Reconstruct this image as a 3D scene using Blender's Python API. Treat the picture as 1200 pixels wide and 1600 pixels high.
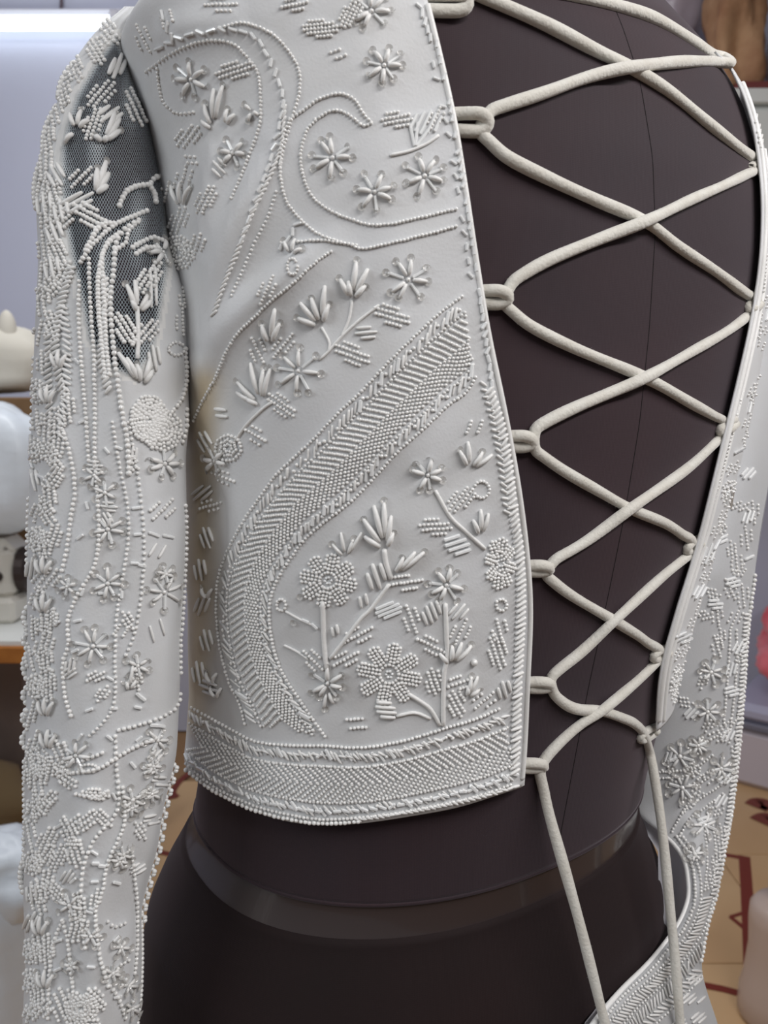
import bpy, math, random
import numpy as np
from mathutils import Vector, Matrix
from mathutils.bvhtree import BVHTree
random.seed(7); rng = np.random.default_rng(7)
PI = math.pi
scene = bpy.context.scene
for o in list(bpy.data.objects): bpy.data.objects.remove(o)

# ------------------------------------------------------------------ camera
F = 1250.0                      # focal length in pixels of the 1200x1600 frame
PITCH = math.radians(8)
CAM = np.array([0.0, 0.0, 1.27])
FW = np.array([0, math.cos(PITCH), -math.sin(PITCH)])
UP = np.array([0, math.sin(PITCH), math.cos(PITCH)])
RT = np.array([1.0, 0, 0])
cam_data = bpy.data.cameras.new('camera'); cam = bpy.data.objects.new('camera', cam_data)
scene.collection.objects.link(cam); scene.camera = cam
cam.location = CAM; cam.rotation_euler = (PI/2 - PITCH, 0, 0)
cam_data.sensor_fit = 'VERTICAL'; cam_data.sensor_height = 36; cam_data.sensor_width = 27
cam_data.lens = F/1600*36
cam_data.clip_start = 0.01
cam_data.dof.use_dof = True; cam_data.dof.focus_distance = 0.37; cam_data.dof.aperture_fstop = 16

# ------------------------------------------------------------------ world, lights, exposure
world = bpy.data.worlds.new('world'); scene.world = world; world.use_nodes = True
bg = world.node_tree.nodes['Background']
bg.inputs[0].default_value = (0.95, 0.96, 1.0, 1); bg.inputs[1].default_value = 0.20
def area(name, loc, target, size, size_y, power, col):
    d = bpy.data.lights.new(name, 'AREA'); d.shape = 'RECTANGLE'; d.size = size; d.size_y = size_y
    d.energy = power; d.color = col
    o = bpy.data.objects.new(name, d); scene.collection.objects.link(o); o.location = loc
    o.rotation_euler = (Vector(target) - Vector(loc)).to_track_quat('-Z', 'Y').to_euler()
    return o
area('near_key_light', (0.60, 0.0, 1.80), (0.18, 0.36, 1.40), 1.2, 0.08, 10.5, (1.0, 0.97, 0.96))  # unseen key light set close by, added to brighten the form's upper back
area('left_soft_light', (-1.7, -0.7, 2.25), (0.0, 0.4, 1.25), 1.2, 1.0, 19, (0.93, 0.97, 1.0))  # unseen soft source at upper left, of no known kind
area('back_room_fill_light', (-0.4, 1.5, 2.82), (-0.2, 1.9, 0.0), 1.6, 0.3, 24, (0.97, 0.98, 1.0))  # unseen fill added to brighten the wall and floor behind
scene.view_settings.view_transform = 'Standard'; scene.view_settings.look = 'None'
scene.view_settings.exposure = -0.22; scene.view_settings.gamma = 1.0
scene.view_settings.use_curve_mapping = False

# ------------------------------------------------------------------ helpers
def ray(u, v): return RT*((u-600)/F) + UP*((800-v)/F) + FW
def at(u, v, d): return CAM + ray(u, v)*d
def aty(u, v, y):
    r = ray(u, v); return CAM + r*(y/r[1])
def atz(u, v, z):
    r = ray(u, v); return CAM + r*((z-CAM[2])/r[2])
def proj(P):
    d = np.asarray(P) - CAM; dep = d @ FW
    return 600 + F*(d @ RT)/dep, 800 - F*(d @ UP)/dep, dep

WLOC = {}
def tag(o, label=None, cat=None, group=None, kind=None):
    if label: o['label'] = label
    if cat: o['category'] = cat
    if group: o['group'] = group
    if kind: o['kind'] = kind
    return o
def empty(name, loc, label, cat, group=None):
    o = bpy.data.objects.new(name, None); scene.collection.objects.link(o)
    o.empty_display_size = 0.05; o.location = loc; WLOC[o.name] = np.array(loc, float)
    return tag(o, label, cat, group)

class MB:
    """collects vertices and faces (with a material slot each); build() links them as one mesh object"""
    def __init__(s): s.V = []; s.Fc = []; s.n = 0; s.uv = []; s.hasuv = False; s.attr = None
    def add(s, V, faces, mi=0, uv=None, smooth=True):
        V = np.asarray(V, float)
        if len(V) == 0: return
        if not isinstance(faces, (list, tuple)): faces = [faces]
        for f in faces:
            f = np.asarray(f, int)
            if len(f): s.Fc.append((f + s.n, mi, smooth))
        s.V.append(V); s.n += len(V)
        if uv is not None: s.hasuv = True; s.uv.append(np.asarray(uv, float))
        else: s.uv.append(np.zeros((len(V), 2)))
    def arrays(s):
        return np.concatenate(s.V), s.Fc
    def build(s, name, mats, parent=None, origin=None):
        if not isinstance(mats, (list, tuple)): mats = [mats]
        if s.n == 0: return None
        V = np.concatenate(s.V)
        if origin is None:
            lo, hi = V.min(0), V.max(0)
            origin = (lo+hi)/2 if parent is not None else np.array([(lo[0]+hi[0])/2, (lo[1]+hi[1])/2, lo[2]])
        origin = np.asarray(origin, float)
        me = bpy.data.meshes.new(name)
        me.vertices.add(len(V)); me.vertices.foreach_set('co', (V-origin).astype(np.float32).ravel())
        tot = np.concatenate([np.full(len(f), f.shape[1]) for f, _, _ in s.Fc])
        loops = np.concatenate([f.ravel() for f, _, _ in s.Fc])
        start = np.concatenate([[0], np.cumsum(tot)[:-1]])
        me.loops.add(len(loops)); me.loops.foreach_set('vertex_index', loops.astype(np.int32))
        me.polygons.add(len(tot)); me.polygons.foreach_set('loop_start', start.astype(np.int32))
        me.polygons.foreach_set('material_index', np.concatenate([np.full(len(f), mi) for f, mi, _ in s.Fc]).astype(np.int32))
        me.polygons.foreach_set('use_smooth', np.concatenate([np.full(len(f), sm) for f, _, sm in s.Fc]))
        if s.hasuv:
            uvl = me.uv_layers.new(name='UVMap')
            UV = np.concatenate(s.uv); uvl.data.foreach_set('uv', UV[loops].astype(np.float32).ravel())
        if s.attr is not None:
            at_ = me.attributes.new('dense', 'FLOAT', 'POINT'); at_.data.foreach_set('value', s.attr.astype(np.float32))
        me.update(calc_edges=True); me.validate()
        for m in mats: me.materials.append(m)
        o = bpy.data.objects.new(name, me); scene.collection.objects.link(o)
        WLOC[o.name] = origin
        if parent is not None:
            o.parent = parent; o.location = origin - WLOC[parent.name]
        else: o.location = origin
        return o

def grid_faces(nr, nc, wrap=False):
    r = np.arange(nr-1)[:, None]; c = np.arange(nc if wrap else nc-1)[None, :]
    c2 = (c+1) % nc
    a = r*nc+c; b = r*nc+c2; d = (r+1)*nc+c; e = (r+1)*nc+c2
    return np.stack([a, b, e, d], -1).reshape(-1, 4)
def box_arr(lo, hi, bev=0.0):
    """box with bevelled edges (or plain): vertices, faces"""
    lo = np.array(lo, float); hi = np.array(hi, float); c = (lo+hi)/2; h = (hi-lo)/2
    b = min(bev, h.min()*0.95)
    V = []; idx = {}
    for sx in (-1, 1):
        for sy in (-1, 1):
            for sz in (-1, 1):
                s = np.array([sx, sy, sz])
                for ax in range(3):
                    p = c + s*(h-b); p[ax] = c[ax] + s[ax]*h[ax]
                    idx[(sx, sy, sz, ax)] = len(V); V.append(p)
    Fq = []; Ft = []
    for ax in range(3):
        o1, o2 = (ax+1) % 3, (ax+2) % 3
        for sg in (-1, 1):
            q = []
            for (p1, p2) in ((-1, -1), (1, -1), (1, 1), (-1, 1)):
                s = [0, 0, 0]; s[ax] = sg; s[o1] = p1; s[o2] = p2; q.append(idx[(*s, ax)])
            Fq.append(q if sg > 0 else q[::-1])
    for ax in range(3):
        o1, o2 = (ax+1) % 3, (ax+2) % 3
        for p1 in (-1, 1):
            for p2 in (-1, 1):
                def k(a, f): s = [0, 0, 0]; s[ax] = a; s[o1] = p1; s[o2] = p2; return idx[(*s, f)]
                q = [k(-1, o1), k(1, o1), k(1, o2), k(-1, o2)]
                Fq.append(q if p1*p2 > 0 else q[::-1])
    for sx in (-1, 1):
        for sy in (-1, 1):
            for sz in (-1, 1):
                q = [idx[(sx, sy, sz, a)] for a in range(3)]
                Ft.append(q if sx*sy*sz > 0 else q[::-1])
    return np.array(V), [np.array(Fq), np.array(Ft)]
def rot_z(V, ang, c):
    c = np.asarray(c, float); R = np.array([[math.cos(ang), -math.sin(ang), 0], [math.sin(ang), math.cos(ang), 0], [0, 0, 1]])
    return (V-c) @ R.T + c
def catmull(P, n=10):
    P = np.asarray(P, float)
    if len(P) < 3:
        t = np.linspace(0, 1, n*max(1, len(P)-1)+1)[:, None]; return P[0]*(1-t) + P[-1]*t
    Q = np.vstack([2*P[0]-P[1], P, 2*P[-1]-P[-2]]); out = []
    for i in range(1, len(Q)-2):
        p0, p1, p2, p3 = Q[i-1:i+3]
        for t in np.linspace(0, 1, n, endpoint=False):
            out.append(0.5*((2*p1) + (p2-p0)*t + (2*p0-5*p1+4*p2-p3)*t*t + (3*p1-p0-3*p2+p3)*t**3))
    out.append(P[-1]); return np.array(out)
def resample(P, step=None, n=None):
    P = np.asarray(P, float); d = np.r_[0, np.cumsum(np.linalg.norm(np.diff(P[:, :3] if P.shape[1] > 2 else P, axis=0), axis=1))]
    if n is None: n = max(2, int(round(d[-1]/step))+1)
    t = np.linspace(0, d[-1], n)
    return np.stack([np.interp(t, d, P[:, k]) for k in range(P.shape[1])], 1)
def sweep(P, r, sides=8, caps=True, flat=None):
    """tube round a path of 3-D points; r scalar or per point"""
    P = np.asarray(P, float); n = len(P); r = np.broadcast_to(np.asarray(r, float), (n,))
    T = np.gradient(P, axis=0); T /= np.linalg.norm(T, axis=1)[:, None] + 1e-12
    N = np.zeros_like(P); a = np.array([0, 0, 1.0]) if abs(T[0][2]) < .9 else np.array([1.0, 0, 0])
    N[0] = a - T[0]*(a @ T[0]); N[0] /= np.linalg.norm(N[0])
    for i in range(1, n):
        v = N[i-1] - T[i]*(N[i-1] @ T[i]); N[i] = v/(np.linalg.norm(v)+1e-12)
    B = np.cross(T, N); al = np.arange(sides)*2*PI/sides
    V = P[:, None, :] + r[:, None, None]*(np.cos(al)[None, :, None]*N[:, None, :] + np.sin(al)[None, :, None]*B[:, None, :])
    V = V.reshape(-1, 3); fs = [grid_faces(n, sides, True)]
    if caps:
        V = np.vstack([V, P[0]-T[0]*r[0]*.6, P[-1]+T[-1]*r[-1]*.6])
        k = np.arange(sides); k2 = (k+1) % sides
        fs.append(np.stack([np.full(sides, n*sides), k2, k], 1))
        fs.append(np.stack([np.full(sides, n*sides+1), (n-1)*sides+k, (n-1)*sides+k2], 1))
    return V, fs
def lathe(prof, c, sides=24):
    prof = np.array(prof, float); al = np.arange(sides)*2*PI/sides
    V = np.stack([c[0]+prof[:, :1]*np.cos(al), c[1]+prof[:, :1]*np.sin(al), c[2]+np.repeat(prof[:, 1:2], sides, 1)], -1).reshape(-1, 3)
    n = len(prof); V = np.vstack([V, [c[0], c[1], c[2]+prof[0, 1]], [c[0], c[1], c[2]+prof[-1, 1]]])
    k = np.arange(sides); k2 = (k+1) % sides
    return V, [grid_faces(n, sides, True), np.stack([np.full(sides, n*sides), k2, k], 1), np.stack([np.full(sides, n*sides+1), (n-1)*sides+k, (n-1)*sides+k2], 1)]
def blob(c, rad, seed, amp=.12, nu=28, nv=18, flat=True, freq=3.0, folds=0, fold_amp=.06, power=1.0):
    """soft bundle: ellipsoid with lumps and vertical folds, flat underside"""
    r = np.random.default_rng(seed); ph = r.uniform(0, 2*PI, (6,)); k = r.integers(1, int(freq)+2, (6, 2))
    a = np.arange(nu)*2*PI/nu; b = np.linspace(-PI/2, PI/2, nv)
    A, Bm = np.meshgrid(a, b); d = sum(np.sin(k[i, 0]*A + k[i, 1]*2*Bm + ph[i]) for i in range(6))/6
    s = 1 + amp*2*d + (fold_amp*np.sin(folds*A + 2*np.sin(2*Bm+ph[0])) if folds else 0)
    cb = np.sign(np.cos(Bm))*abs(np.cos(Bm))**power; sb = np.sign(np.sin(Bm))*abs(np.sin(Bm))**power
    V = np.stack([c[0]+rad[0]*s*cb*np.cos(A), c[1]+rad[1]*s*cb*np.sin(A), c[2]+rad[2]*(1+amp*d)*sb], -1).reshape(-1, 3)
    if flat: V[:, 2] = np.maximum(V[:, 2], c[2]-rad[2]*.85)
    return V, [grid_faces(nv, nu, True)]

# ------------------------------------------------------------------ materials
def srgb(r, g, b):
    f = lambda c: (c/12.92 if c <= .04045 else ((c+.055)/1.055)**2.4)
    return (f(r/255), f(g/255), f(b/255), 1)
def mat(name, col, rough=.6, bump=None, spec=.4, metal=0, sheen=0, coat=0, trans=0, alpha=1, ior=1.45, var=None, sss=0, emit=None, sheen_tint=None):
    m = bpy.data.materials.new(name); m.use_nodes = True; nt = m.node_tree; b = nt.nodes['Principled BSDF']
    b.inputs['Base Color'].default_value = col; b.inputs['Roughness'].default_value = rough
    b.inputs['Specular IOR Level'].default_value = spec; b.inputs['Metallic'].default_value = metal
    b.inputs['Sheen Weight'].default_value = sheen; b.inputs['Coat Weight'].default_value = coat
    b.inputs['Transmission Weight'].default_value = trans; b.inputs['Alpha'].default_value = alpha; b.inputs['IOR'].default_value = ior
    if coat: b.inputs['Coat Roughness'].default_value = .08
    if sheen_tint: b.inputs['Sheen Tint'].default_value = sheen_tint
    if emit: b.inputs['Emission Color'].default_value = emit[0]; b.inputs['Emission Strength'].default_value = emit[1]
    tc = nt.nodes.new('ShaderNodeTexCoord')
    if var:                                      # colour grain: (second colour, scale, amount)
        nz = nt.nodes.new('ShaderNodeTexNoise'); nz.inputs['Scale'].default_value = var[1]; nz.inputs['Detail'].default_value = 4
        nt.links.new(tc.outputs['Object'], nz.inputs['Vector'])
        rp = nt.nodes.new('ShaderNodeMapRange'); rp.inputs[1].default_value = .35; rp.inputs[2].default_value = .65
        rp.inputs[4].default_value = var[2] if len(var) > 2 else 1
        nt.links.new(nz.outputs['Fac'], rp.inputs[0])
        mx = nt.nodes.new('ShaderNodeMix'); mx.data_type = 'RGBA'; mx.inputs[6].default_value = col; mx.inputs[7].default_value = var[0]
        nt.links.new(rp.outputs[0], mx.inputs[0]); nt.links.new(mx.outputs[2], b.inputs['Base Color'])
    if bump:                                     # fine relief: (kind, scale, strength, distance)
        if bump[0] == 'weave':
            sep = nt.nodes.new('ShaderNodeSeparateXYZ'); nt.links.new(tc.outputs['Object'], sep.inputs[0])
            outs = []
            for ax, oth in (('X', 'Y'), ('Z', 'Z')):
                mu = nt.nodes.new('ShaderNodeMath'); mu.operation = 'MULTIPLY'; mu.inputs[1].default_value = bump[1]
                nt.links.new(sep.outputs[ax], mu.inputs[0])
                sn = nt.nodes.new('ShaderNodeMath'); sn.operation = 'SINE'; nt.links.new(mu.outputs[0], sn.inputs[0]); outs.append(sn)
            ad = nt.nodes.new('ShaderNodeMath'); ad.operation = 'ADD'
            nt.links.new(outs[0].outputs[0], ad.inputs[0]); nt.links.new(outs[1].outputs[0], ad.inputs[1]); src = ad.outputs[0]
        else:
            nz = nt.nodes.new('ShaderNodeTexNoise'); nz.inputs['Scale'].default_value = bump[1]; nz.inputs['Detail'].default_value = 5
            nt.links.new(tc.outputs['Object'], nz.inputs['Vector']); src = nz.outputs['Fac']
        bp = nt.nodes.new('ShaderNodeBump'); bp.inputs['Strength'].default_value = bump[2]; bp.inputs['Distance'].default_value = bump[3]
        nt.links.new(src, bp.inputs['Height']); nt.links.new(bp.outputs[0], b.inputs['Normal'])
    return m
M = {}
M['fabric'] = mat('white_organza', srgb(213, 215, 217), .55, ('noise', 900, .25, .0004), sheen=.25, var=(srgb(207, 208, 208), 40, .8))
M['lining'] = mat('grey_white_lining', srgb(205, 205, 212), .5, ('noise', 300, .2, .0004))
M['pearl'] = mat('pearl_bead', srgb(238, 238, 236), .14, spec=.8, coat=1)
M['seed'] = mat('white_seed_bead', srgb(240, 240, 238), .2, spec=.7, coat=.6)
M['thread'] = mat('white_silk_thread', srgb(236, 236, 234), .38, ('noise', 1500, .4, .0003), spec=.5, sheen=.2)
M['glass'] = mat('silvered_glass_bead', srgb(240, 242, 242), .2, spec=1, coat=1)
M['sequin'] = mat('clear_cup_sequin', srgb(196, 194, 190), .12, spec=.8, coat=.6, alpha=.62)
M['cord'] = mat('cream_cotton_cord', srgb(214, 212, 204), .85, ('noise', 700, .5, .0008), sheen=.5, var=(srgb(204, 200, 190), 120, .8))
M['jersey'] = mat('black_jersey', srgb(51, 37, 41), .75, ('weave', 9000, .05, .0002), spec=.25, sheen=.22, sheen_tint=(.75, .68, .75, 1), var=(srgb(46, 37, 42), 9, 1))
M['hip_jersey'] = mat('shade_darkened_jersey', srgb(28, 19, 19), .8, ('weave', 9000, .05, .0002), spec=.25, sheen=.12, sheen_tint=(.6, .55, .62, 1), var=(srgb(35, 22, 22), 7, 1))  # jersey colour darkened to stand for the dimmer light low on the form
M['band'] = mat('grey_waist_band', srgb(56, 46, 45), .33, spec=.8, coat=.6)
M['seam'] = mat('black_seam_thread', srgb(24, 18, 20), .8)
M['pole'] = mat('black_steel_pole', srgb(30, 30, 32), .35, metal=.7)
M['wall'] = mat('lavender_white_paint', srgb(208, 212, 230), .8, ('noise', 60, .08, .002), var=(srgb(200, 205, 226), 1.2, .7))
M['ceiling'] = mat('white_ceiling_paint', srgb(225, 226, 232), .85)
M['tile'] = mat('tan_floor_tile', srgb(206, 172, 130), .32, ('noise', 40, .03, .001), spec=.4, var=(srgb(196, 158, 116), 2.5, .8))
M['grout'] = mat('brown_grout', srgb(150, 118, 86), .9)
M['inlay'] = mat('red_brown_tile_line', srgb(118, 48, 36), .35)
M['tube'] = mat('tube_light_glow', (1, 1, 1, 1), .3, emit=((.90, .98, 1, 1), 3))
M['fixture'] = mat('white_enamel_metal', srgb(222, 222, 232), .4)
M['wire'] = mat('grey_cable', srgb(96, 84, 92), .6)
M['white_top'] = mat('white_laminate', srgb(228, 230, 226), .35)
M['orange_wood'] = mat('orange_wood_edge', srgb(186, 122, 58), .45, var=(srgb(160, 98, 44), 22, .8))
M['machine'] = mat('cream_machine_enamel', srgb(214, 210, 200), .3, coat=.3)
M['machine_dark'] = mat('dark_machine_metal', srgb(66, 56, 54), .35, metal=.4)
M['plastic'] = mat('white_plastic_film', srgb(222, 230, 238), .35, ('noise', 14, .35, .01), spec=.5)
M['cream'] = mat('cream_cotton_cloth', srgb(220, 216, 204), .8, ('noise', 30, .2, .005))
M['brown'] = mat('brown_cardboard', srgb(128, 100, 70), .8, var=(srgb(110, 84, 60), 8, .8))
M['taupe'] = mat('shadowed_wall_taupe', srgb(132, 118, 112), .8, var=(srgb(118, 104, 98), 8, .8))  # tone of the wall in shadow, put into the colour
M['olive'] = mat('olive_brown_cloth', srgb(150, 130, 98), .85, ('noise', 25, .3, .006))
M['rust'] = mat('rust_brown_cloth', srgb(134, 72, 50), .85, ('noise', 25, .3, .006))
M['kraft'] = mat('kraft_paper', srgb(180, 142, 108), .75, ('noise', 12, .6, .02), var=(srgb(150, 108, 78), 9, 1))
M['clear_bag'] = mat('cloudy_plastic_bag', srgb(196, 184, 194), .22, ('noise', 18, .4, .01), spec=.6, alpha=.86)
M['red'] = mat('red_cloth', srgb(150, 44, 36), .7, ('noise', 20, .3, .01))
M['redstrip'] = mat('maroon_shelf_liner', srgb(120, 62, 60), .7)
M['pink'] = mat('pink_tulle', srgb(232, 128, 138), .7, ('noise', 30, .6, .01), sheen=.4, var=(srgb(214, 84, 98), 14, 1))
M['palepink'] = mat('pale_pink_tulle', srgb(242, 190, 188), .7, ('noise', 40, .6, .01), sheen=.4)
M['lid'] = mat('lavender_plastic_lid', srgb(176, 176, 198), .35)
M['rim'] = mat('grey_rubber_rim', srgb(118, 118, 132), .5)
M['boxbody'] = mat('frosted_plastic_box', srgb(206, 198, 206), .35, alpha=.95)
M['jug'] = mat('cloudy_plastic_jug', srgb(196, 176, 164), .25, spec=.6, alpha=.93)
M['jugcap'] = mat('grey_plastic_cap', srgb(168, 158, 152), .4)
M['greybox'] = mat('grey_plastic_lidbox', srgb(170, 166, 168), .4)
def translucent(m, fac):
    nt = m.node_tree; out = [n for n in nt.nodes if n.type == 'OUTPUT_MATERIAL'][0]; b = nt.nodes['Principled BSDF']
    t = nt.nodes.new('ShaderNodeBsdfTranslucent'); t.inputs[0].default_value = b.inputs['Base Color'].default_value
    mx = nt.nodes.new('ShaderNodeMixShader'); mx.inputs[0].default_value = fac
    nt.links.new(b.outputs[0], mx.inputs[1]); nt.links.new(t.outputs[0], mx.inputs[2]); nt.links.new(mx.outputs[0], out.inputs[0])
M['sleeve_fabric'] = M['fabric'].copy(); M['sleeve_fabric'].name = 'white_translucent_organza'
translucent(M['lining'], .45); translucent(M['sleeve_fabric'], .3)
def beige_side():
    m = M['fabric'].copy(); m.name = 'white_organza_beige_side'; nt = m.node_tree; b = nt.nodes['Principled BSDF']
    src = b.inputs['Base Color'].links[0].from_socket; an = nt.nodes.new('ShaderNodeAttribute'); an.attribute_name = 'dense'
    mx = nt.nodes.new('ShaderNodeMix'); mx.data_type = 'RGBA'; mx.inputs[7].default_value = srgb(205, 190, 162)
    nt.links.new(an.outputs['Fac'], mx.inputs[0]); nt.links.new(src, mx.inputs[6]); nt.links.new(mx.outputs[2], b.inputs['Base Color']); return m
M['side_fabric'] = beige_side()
def net_material():
    m = bpy.data.materials.new('white_tulle_net'); m.use_nodes = True; nt = m.node_tree; nt.nodes.clear()
    out = nt.nodes.new('ShaderNodeOutputMaterial'); mix = nt.nodes.new('ShaderNodeMixShader')
    tr = nt.nodes.new('ShaderNodeBsdfTransparent'); df = nt.nodes.new('ShaderNodeBsdfPrincipled')
    df.inputs['Base Color'].default_value = srgb(196, 210, 220); df.inputs['Roughness'].default_value = .6
    ac = nt.nodes.new('ShaderNodeAttribute'); ac.attribute_name = 'dense'; mc = nt.nodes.new('ShaderNodeMix'); mc.data_type = 'RGBA'
    mc.inputs[6].default_value = srgb(192, 204, 212); mc.inputs[7].default_value = srgb(224, 224, 222)
    nt.links.new(ac.outputs['Fac'], mc.inputs[0]); nt.links.new(mc.outputs[2], df.inputs['Base Color'])
    uv = nt.nodes.new('ShaderNodeUVMap'); sp = nt.nodes.new('ShaderNodeSeparateXYZ'); nt.links.new(uv.outputs[0], sp.inputs[0])
    def mth(op, a, b=None):
        n = nt.nodes.new('ShaderNodeMath'); n.operation = op
        for i, x in enumerate((a, b)):
            if x is None: continue
            if isinstance(x, (int, float)): n.inputs[i].default_value = x
            else: nt.links.new(x, n.inputs[i])
        return n.outputs[0]
    cell = 0.00135; X = mth('MULTIPLY', sp.outputs[0], PI/cell); Y = mth('MULTIPLY', sp.outputs[1], PI/cell*.62)
    A = mth('ABSOLUTE', mth('SINE', mth('ADD', X, Y))); Bn = mth('ABSOLUTE', mth('SINE', mth('SUBTRACT', X, Y)))
    an = nt.nodes.new('ShaderNodeAttribute'); an.attribute_name = 'dense'; dn = an.outputs['Fac']
    th = mth('LESS_THAN', mth('MINIMUM', A, Bn), mth('ADD', .22, mth('MULTIPLY', dn, .9)))
    fac = mth('MAXIMUM', mth('MULTIPLY', th, .82), mth('MULTIPLY', dn, dn))
    nt.links.new(fac, mix.inputs[0]); nt.links.new(tr.outputs[0], mix.inputs[1]); nt.links.new(df.outputs[0], mix.inputs[2])
    nt.links.new(mix.outputs[0], out.inputs[0]); return m
M['net'] = net_material()

# ------------------------------------------------------------------ the room
WALL_Y = 2.95
def simple(name, V, Fc, m, kind=None, parent=None, smooth=False, origin=None):
    b = MB(); b.add(V, Fc, 0, smooth=smooth); o = b.build(name, m, parent, origin)
    if kind: o['kind'] = kind
    return o
simple('wall_back', *box_arr((-3.2, WALL_Y, 0), (3.2, WALL_Y+.12, 2.9)), M['wall'], 'structure')
simple('wall_left', *box_arr((-3.32, -1.6, 0), (-3.2, WALL_Y+.12, 2.9)), M['wall'], 'structure')
simple('ceiling', *box_arr((-3.32, -1.6, 2.9), (3.3, WALL_Y+.12, 3.0)), M['ceiling'], 'structure')
floor = simple('floor', *box_arr((-3.32, -3.2, -.06), (3.3, WALL_Y+.12, -.008)), M['grout'], 'structure')
tmesh = None; TS = .44
tile_rot = math.radians(0)
for i in range(-4, 6):
    for j in range(2, 7):
        x0 = i*TS+.06; y0 = j*TS - .10
        if y0+TS > WALL_Y+.02: continue
        if tmesh is None:
            b = MB(); b.add(*box_arr((0.0015, 0.0015, -.008), (TS-.0015, TS-.0015, 0), .0015), 0, smooth=False)
            t = b.build('floor_tile', M['tile'], floor, origin=(TS/2, TS/2, 0)); tmesh = t.data
        else:
            t = bpy.data.objects.new('floor_tile', tmesh); scene.collection.objects.link(t); t.parent = floor
        t.location = np.array([x0+TS/2, y0+TS/2, 0]) - WLOC[floor.name]
INLAYS = []
def inlay(pts, w):
    """a strip of brown decoration let into the tiles; pts on the floor"""
    INLAYS.append(1); P = np.array([(p[0], p[1], .0005+.0002*len(INLAYS)) for p in pts]); V = []; n = len(P)
    T = np.gradient(P, axis=0); T /= np.linalg.norm(T, axis=1)[:, None]; N = np.stack([-T[:, 1], T[:, 0], T[:, 2]*0], 1)
    w = np.broadcast_to(np.asarray(w, float), (n,))[:, None]
    V = np.vstack([P-N*w/2, P+N*w/2, P-N*w/2-[0, 0, .0008], P+N*w/2-[0, 0, .0008]])
    f = [[i, i+1, n+i+1, n+i] for i in range(n-1)] + [[i, 2*n+i, 2*n+i+1, i+1] for i in range(n-1)] + [[n+i, n+i+1, 3*n+i+1, 3*n+i] for i in range(n-1)]
    b = MB(); b.add(V, np.array(f), 0, smooth=False); return b.build('inlay_line', M['inlay'], floor)
g = lambda u, v: atz(u, v, 0)
inlay([g(1120, 1334), g(1140, 1337), g(1166, 1342)], .018)
inlay([g(1163, 1338), g(1166, 1380), g(1170, 1450), g(1174, 1540)], .03)
inlay(catmull([g(1141, 1433), g(1160, 1427), g(1180, 1418)]), .010); inlay(catmull([g(1141, 1433), g(1156, 1445), g(1168, 1456)]), .012)
inlay([g(1100, 1540), g(1130, 1546), g(1160, 1554), g(1190, 1560)], .02)
inlay(catmull([g(297, 1207), g(280, 1222), g(270, 1238), g(276, 1246)]), .022); inlay(catmull([g(277, 1245), g(262, 1248), g(240, 1252)]), .018)
inlay([g(230, 1328), g(250, 1332), g(285, 1340)], .018)
inlay(catmull([g(1180, 1262), g(1190, 1256), g(1205, 1262)]), .07); inlay(catmull([g(1188, 1286), g(1200, 1280), g(1215, 1284)]), .07)

# ------------------------------------------------------------------ dress form geometry
PHI = math.radians(33); NEXP = 2.25; CY = .435
LAT = np.array([-math.cos(PHI), -math.sin(PHI), 0]); BCK = np.array([math.sin(PHI), -math.cos(PHI), 0])
SEC = np.array([(.74, .0200, .180, .80), (.80, .0196, .1769, .80), (.88, .0181, .1685, .80), (.93, .0177, .1623, .80), (.97, .0180, .1566, .80), (1.0, .0177, .1506, .80),
 (1.02, .0177, .1413, .80), (1.035, .0188, .1334, .80), (1.05, .0232, .1306, .793), (1.07, .0271, .1312, .778), (1.10, .0315, .1350, .756),
 (1.14, .0372, .1407, .727), (1.18, .0435, .1471, .700), (1.22, .0497, .1533, .673), (1.26, .0547, .1591, .647), (1.30, .0581, .1640, .620),
 (1.34, .0585, .1662, .614), (1.37, .0563, .1669, .609), (1.40, .0498, .1677, .605), (1.42, .0421, .1683, .602), (1.44, .0414, .1530, .60),
 (1.46, .0409, .1285, .60), (1.48, .0416, .1040, .60), (1.50, .0404, .0800, .62), (1.515, .0404, .062, .72), (1.53, .0404, .052, .85), (1.58, .0404, .048, .9)])
zz = np.linspace(.74, 1.58, 421)
def smooth1(y, k=9):
    w = np.hanning(k+2)[1:-1]; w /= w.sum(); p = k//2; return np.convolve(np.pad(y, p, mode='edge'), w, 'valid')
def sec_tab(col):
    return smooth1(np.interp(zz, SEC[:, 0], SEC[:, col]), 9)
T_cx, T_a, T_r = sec_tab(1), sec_tab(2), sec_tab(3)
def sec(z): return np.interp(z, zz, T_cx), np.interp(z, zz, T_a), np.interp(z, zz, T_r)
def body(th, z, off=0.0):
    """point on the form: th 0 = wearer's left, 90 deg = centre back, 180 = right"""
    cx, a, r = sec(z); c, s = np.cos(th), np.sin(th)
    lx = (a+off)*np.sign(c)*abs(c)**(2/NEXP); by = (a*r+off)*np.sign(s)*abs(s)**(2/NEXP)
    cx, lx, by, z = np.broadcast_arrays(cx, lx, by, z)
    P = lx[..., None]*LAT + by[..., None]*BCK
    P = P + np.stack([cx, np.full_like(cx, CY), z], -1); return P
def body_inv(p, off=0.0):
    cx, a, r = sec(p[2]); d = np.array([p[0]-cx, p[1]-CY, 0]); l = d @ LAT; b = d @ BCK
    c = np.sign(l)*(abs(l)/(a+off))**(NEXP/2); s = np.sign(b)*(abs(b)/(a*r+off))**(NEXP/2)
    return math.atan2(s, c)
def loft(z0, z1, nz, off=0, nth=96):
    z = np.linspace(z0, z1, nz)[:, None]; th = np.arange(nth)[None, :]*2*PI/nth
    return body(th, z, off).reshape(-1, 3), [grid_faces(nz, nth, True)], nth
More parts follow.
